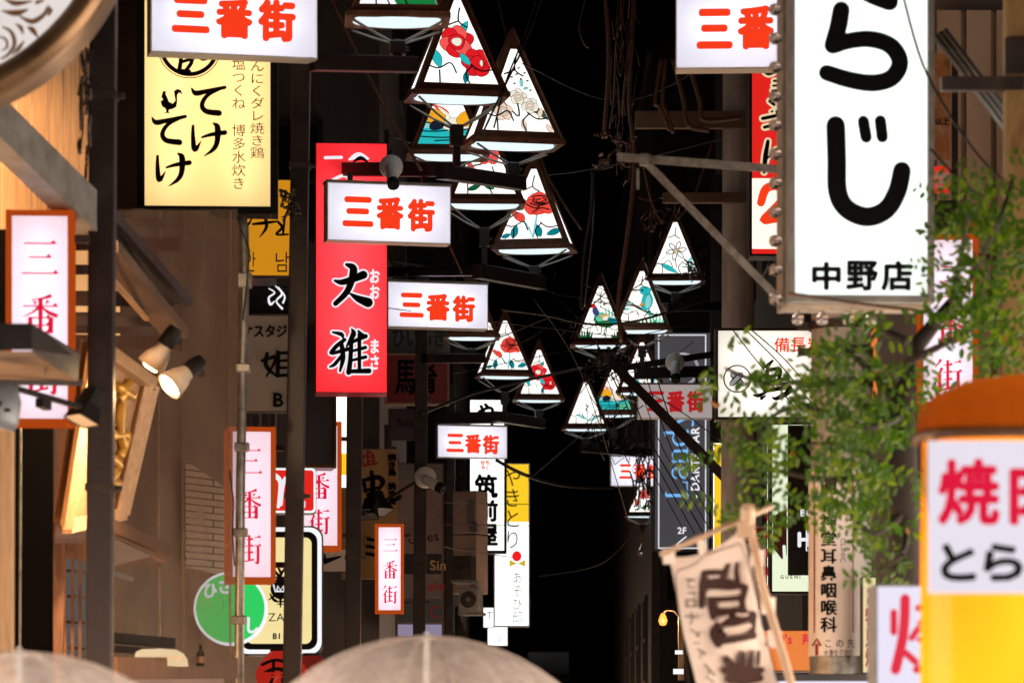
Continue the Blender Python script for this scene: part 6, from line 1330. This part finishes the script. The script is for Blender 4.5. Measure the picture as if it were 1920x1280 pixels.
# tangles nobody could count
def tangle(name, label, cx, cy, rx, ry, Y, n, r, seed, mat='wire', vert=1.0):
    q_ = random.Random(seed); b = MB(); org = P(cx, cy, Y)
    for _ in range(n):
        x, y, yy = cx + q_.uniform(-rx, rx), cy + q_.uniform(-ry, ry), Y + q_.uniform(-.3, .3); pts = [(x, y, yy)]; dx, dy = q_.uniform(-1, 1), q_.uniform(-1, 1) * vert
        for _ in range(q_.randint(3, 6)):
            dx += q_.uniform(-.9, .9); dy += q_.uniform(-.9, .9) * vert; dx *= .8; dy *= .8; x += dx * rx * .2; y += dy * ry * .2; x += (cx - x) * .2; y += (cy - y) * .2; pts.append((x, y, yy + q_.uniform(-.1, .1)))
        b.tube([Vector(p) - org for p in smooth_pts([tuple(P(*p)) for p in pts], 4)], r * q_.uniform(.6, 1.5), 5)
    o = b.build(name, M[mat], None, smooth=True); o.location = org; o['label'] = label; o['category'] = 'wires'; kind(o, 'stuff'); return o
tangle('wire_tangle', 'dense black wire tangle around the joint under the pheasant lantern', 1140, 680, 55, 60, 33, 40, .006, 1)
tangle('wire_tangle', 'black knotted wire tangle over the small right street name box', 1205, 895, 24, 60, 45, 40, .008, 2)
tangle('wire_tangle', 'loose wires hanging below the right lanterns', 1150, 800, 60, 80, 38, 24, .005, 3, vert=2)
tangle('wire_tangle', 'wire knot at the end of the grey steel angle bar', 1150, 280, 40, 40, 25, 22, .006, 4, 'brownwire')
tangle('wire_tangle', 'wire knot at the foot of the lily lantern', 1298, 506, 24, 24, 38.5, 20, .007, 5)
tangle('wire_tangle', 'wires wound round the thick left foreground pole', 160, 170, 14, 110, 15.0, 22, .006, 6, vert=2)
tangle('wire_tangle', 'cable knot on the brown pole beside the red sign', 545, 385, 22, 30, 20, 26, .006, 7)
tangle('wire_tangle', 'faint thin wires spread over the dark gap', 1080, 560, 190, 90, 37, 16, .004, 8)

t = T('added_wall_lamp', 'unseen warm lamp added behind the round scrollwork sign to light the boarded wall', 'lamp', P(30, 40, 14.9))  # added lamp, hidden from view, brightens the upper boarding
b = MB(); b.lathe([(0, .05), (.03, .045), (.06, .0), (.065, -.03), (.06, -.03), (.05, 0), (.02, .03)], (0, 0, 0), 20); b.build('lamp_shade', M['dark'], t, smooth=True)
b = MB(); b.lathe([(0, -.045), (.022, -.035), (.03, -.01), (.02, .02), (0, .03)], (0, 0, 0), 16); b.build('bulb', M['g_bulb'], t, smooth=True)
b = MB(); b.bar((0, 0, .04), (-.02, .62, .10), .018); b.build('arm', M['dark'], t)
ld = bpy.data.lights.new('wall_fill_light', 'SPOT'); ld.spot_size = R(100); ld.spot_blend = .5; ld.energy = 260; ld.color = (1, .62, .34); ld.shadow_soft_size = .06
lo = bpy.data.objects.new('wall_fill_light', ld); C.objects.link(lo); lo.parent = t; lo.location = (0, 0, -.09); lo.rotation_euler = Vector((.45, -.8, .55)).to_track_quat('Z', 'Y').to_euler()

tangle('wire_tangle', 'thin brown strands hanging down beside the thick vertical cable bundles', 1165, 150, 36, 130, 26.3, 26, .005, 9, 'brownwire', vert=4)
tangle('wire_tangle', 'thin loose strands between the lily lantern and the angle bar', 1250, 400, 60, 60, 29, 14, .004, 10, 'brownwire', vert=2)

s = shop('shop_sign', 'narrow white lit sign far down the street left of the banner corner', (1250, 1066, 1270, 1130), 60, 0, .2, 'black', 'g_white_lo'); s.done()
s = shop('shop_sign', 'small bright lit sign under the far lanterns right of the dark gap', (1196, 1010, 1222, 1034), 64, 0, .2, 'black', 'g_limewhite'); s.done()
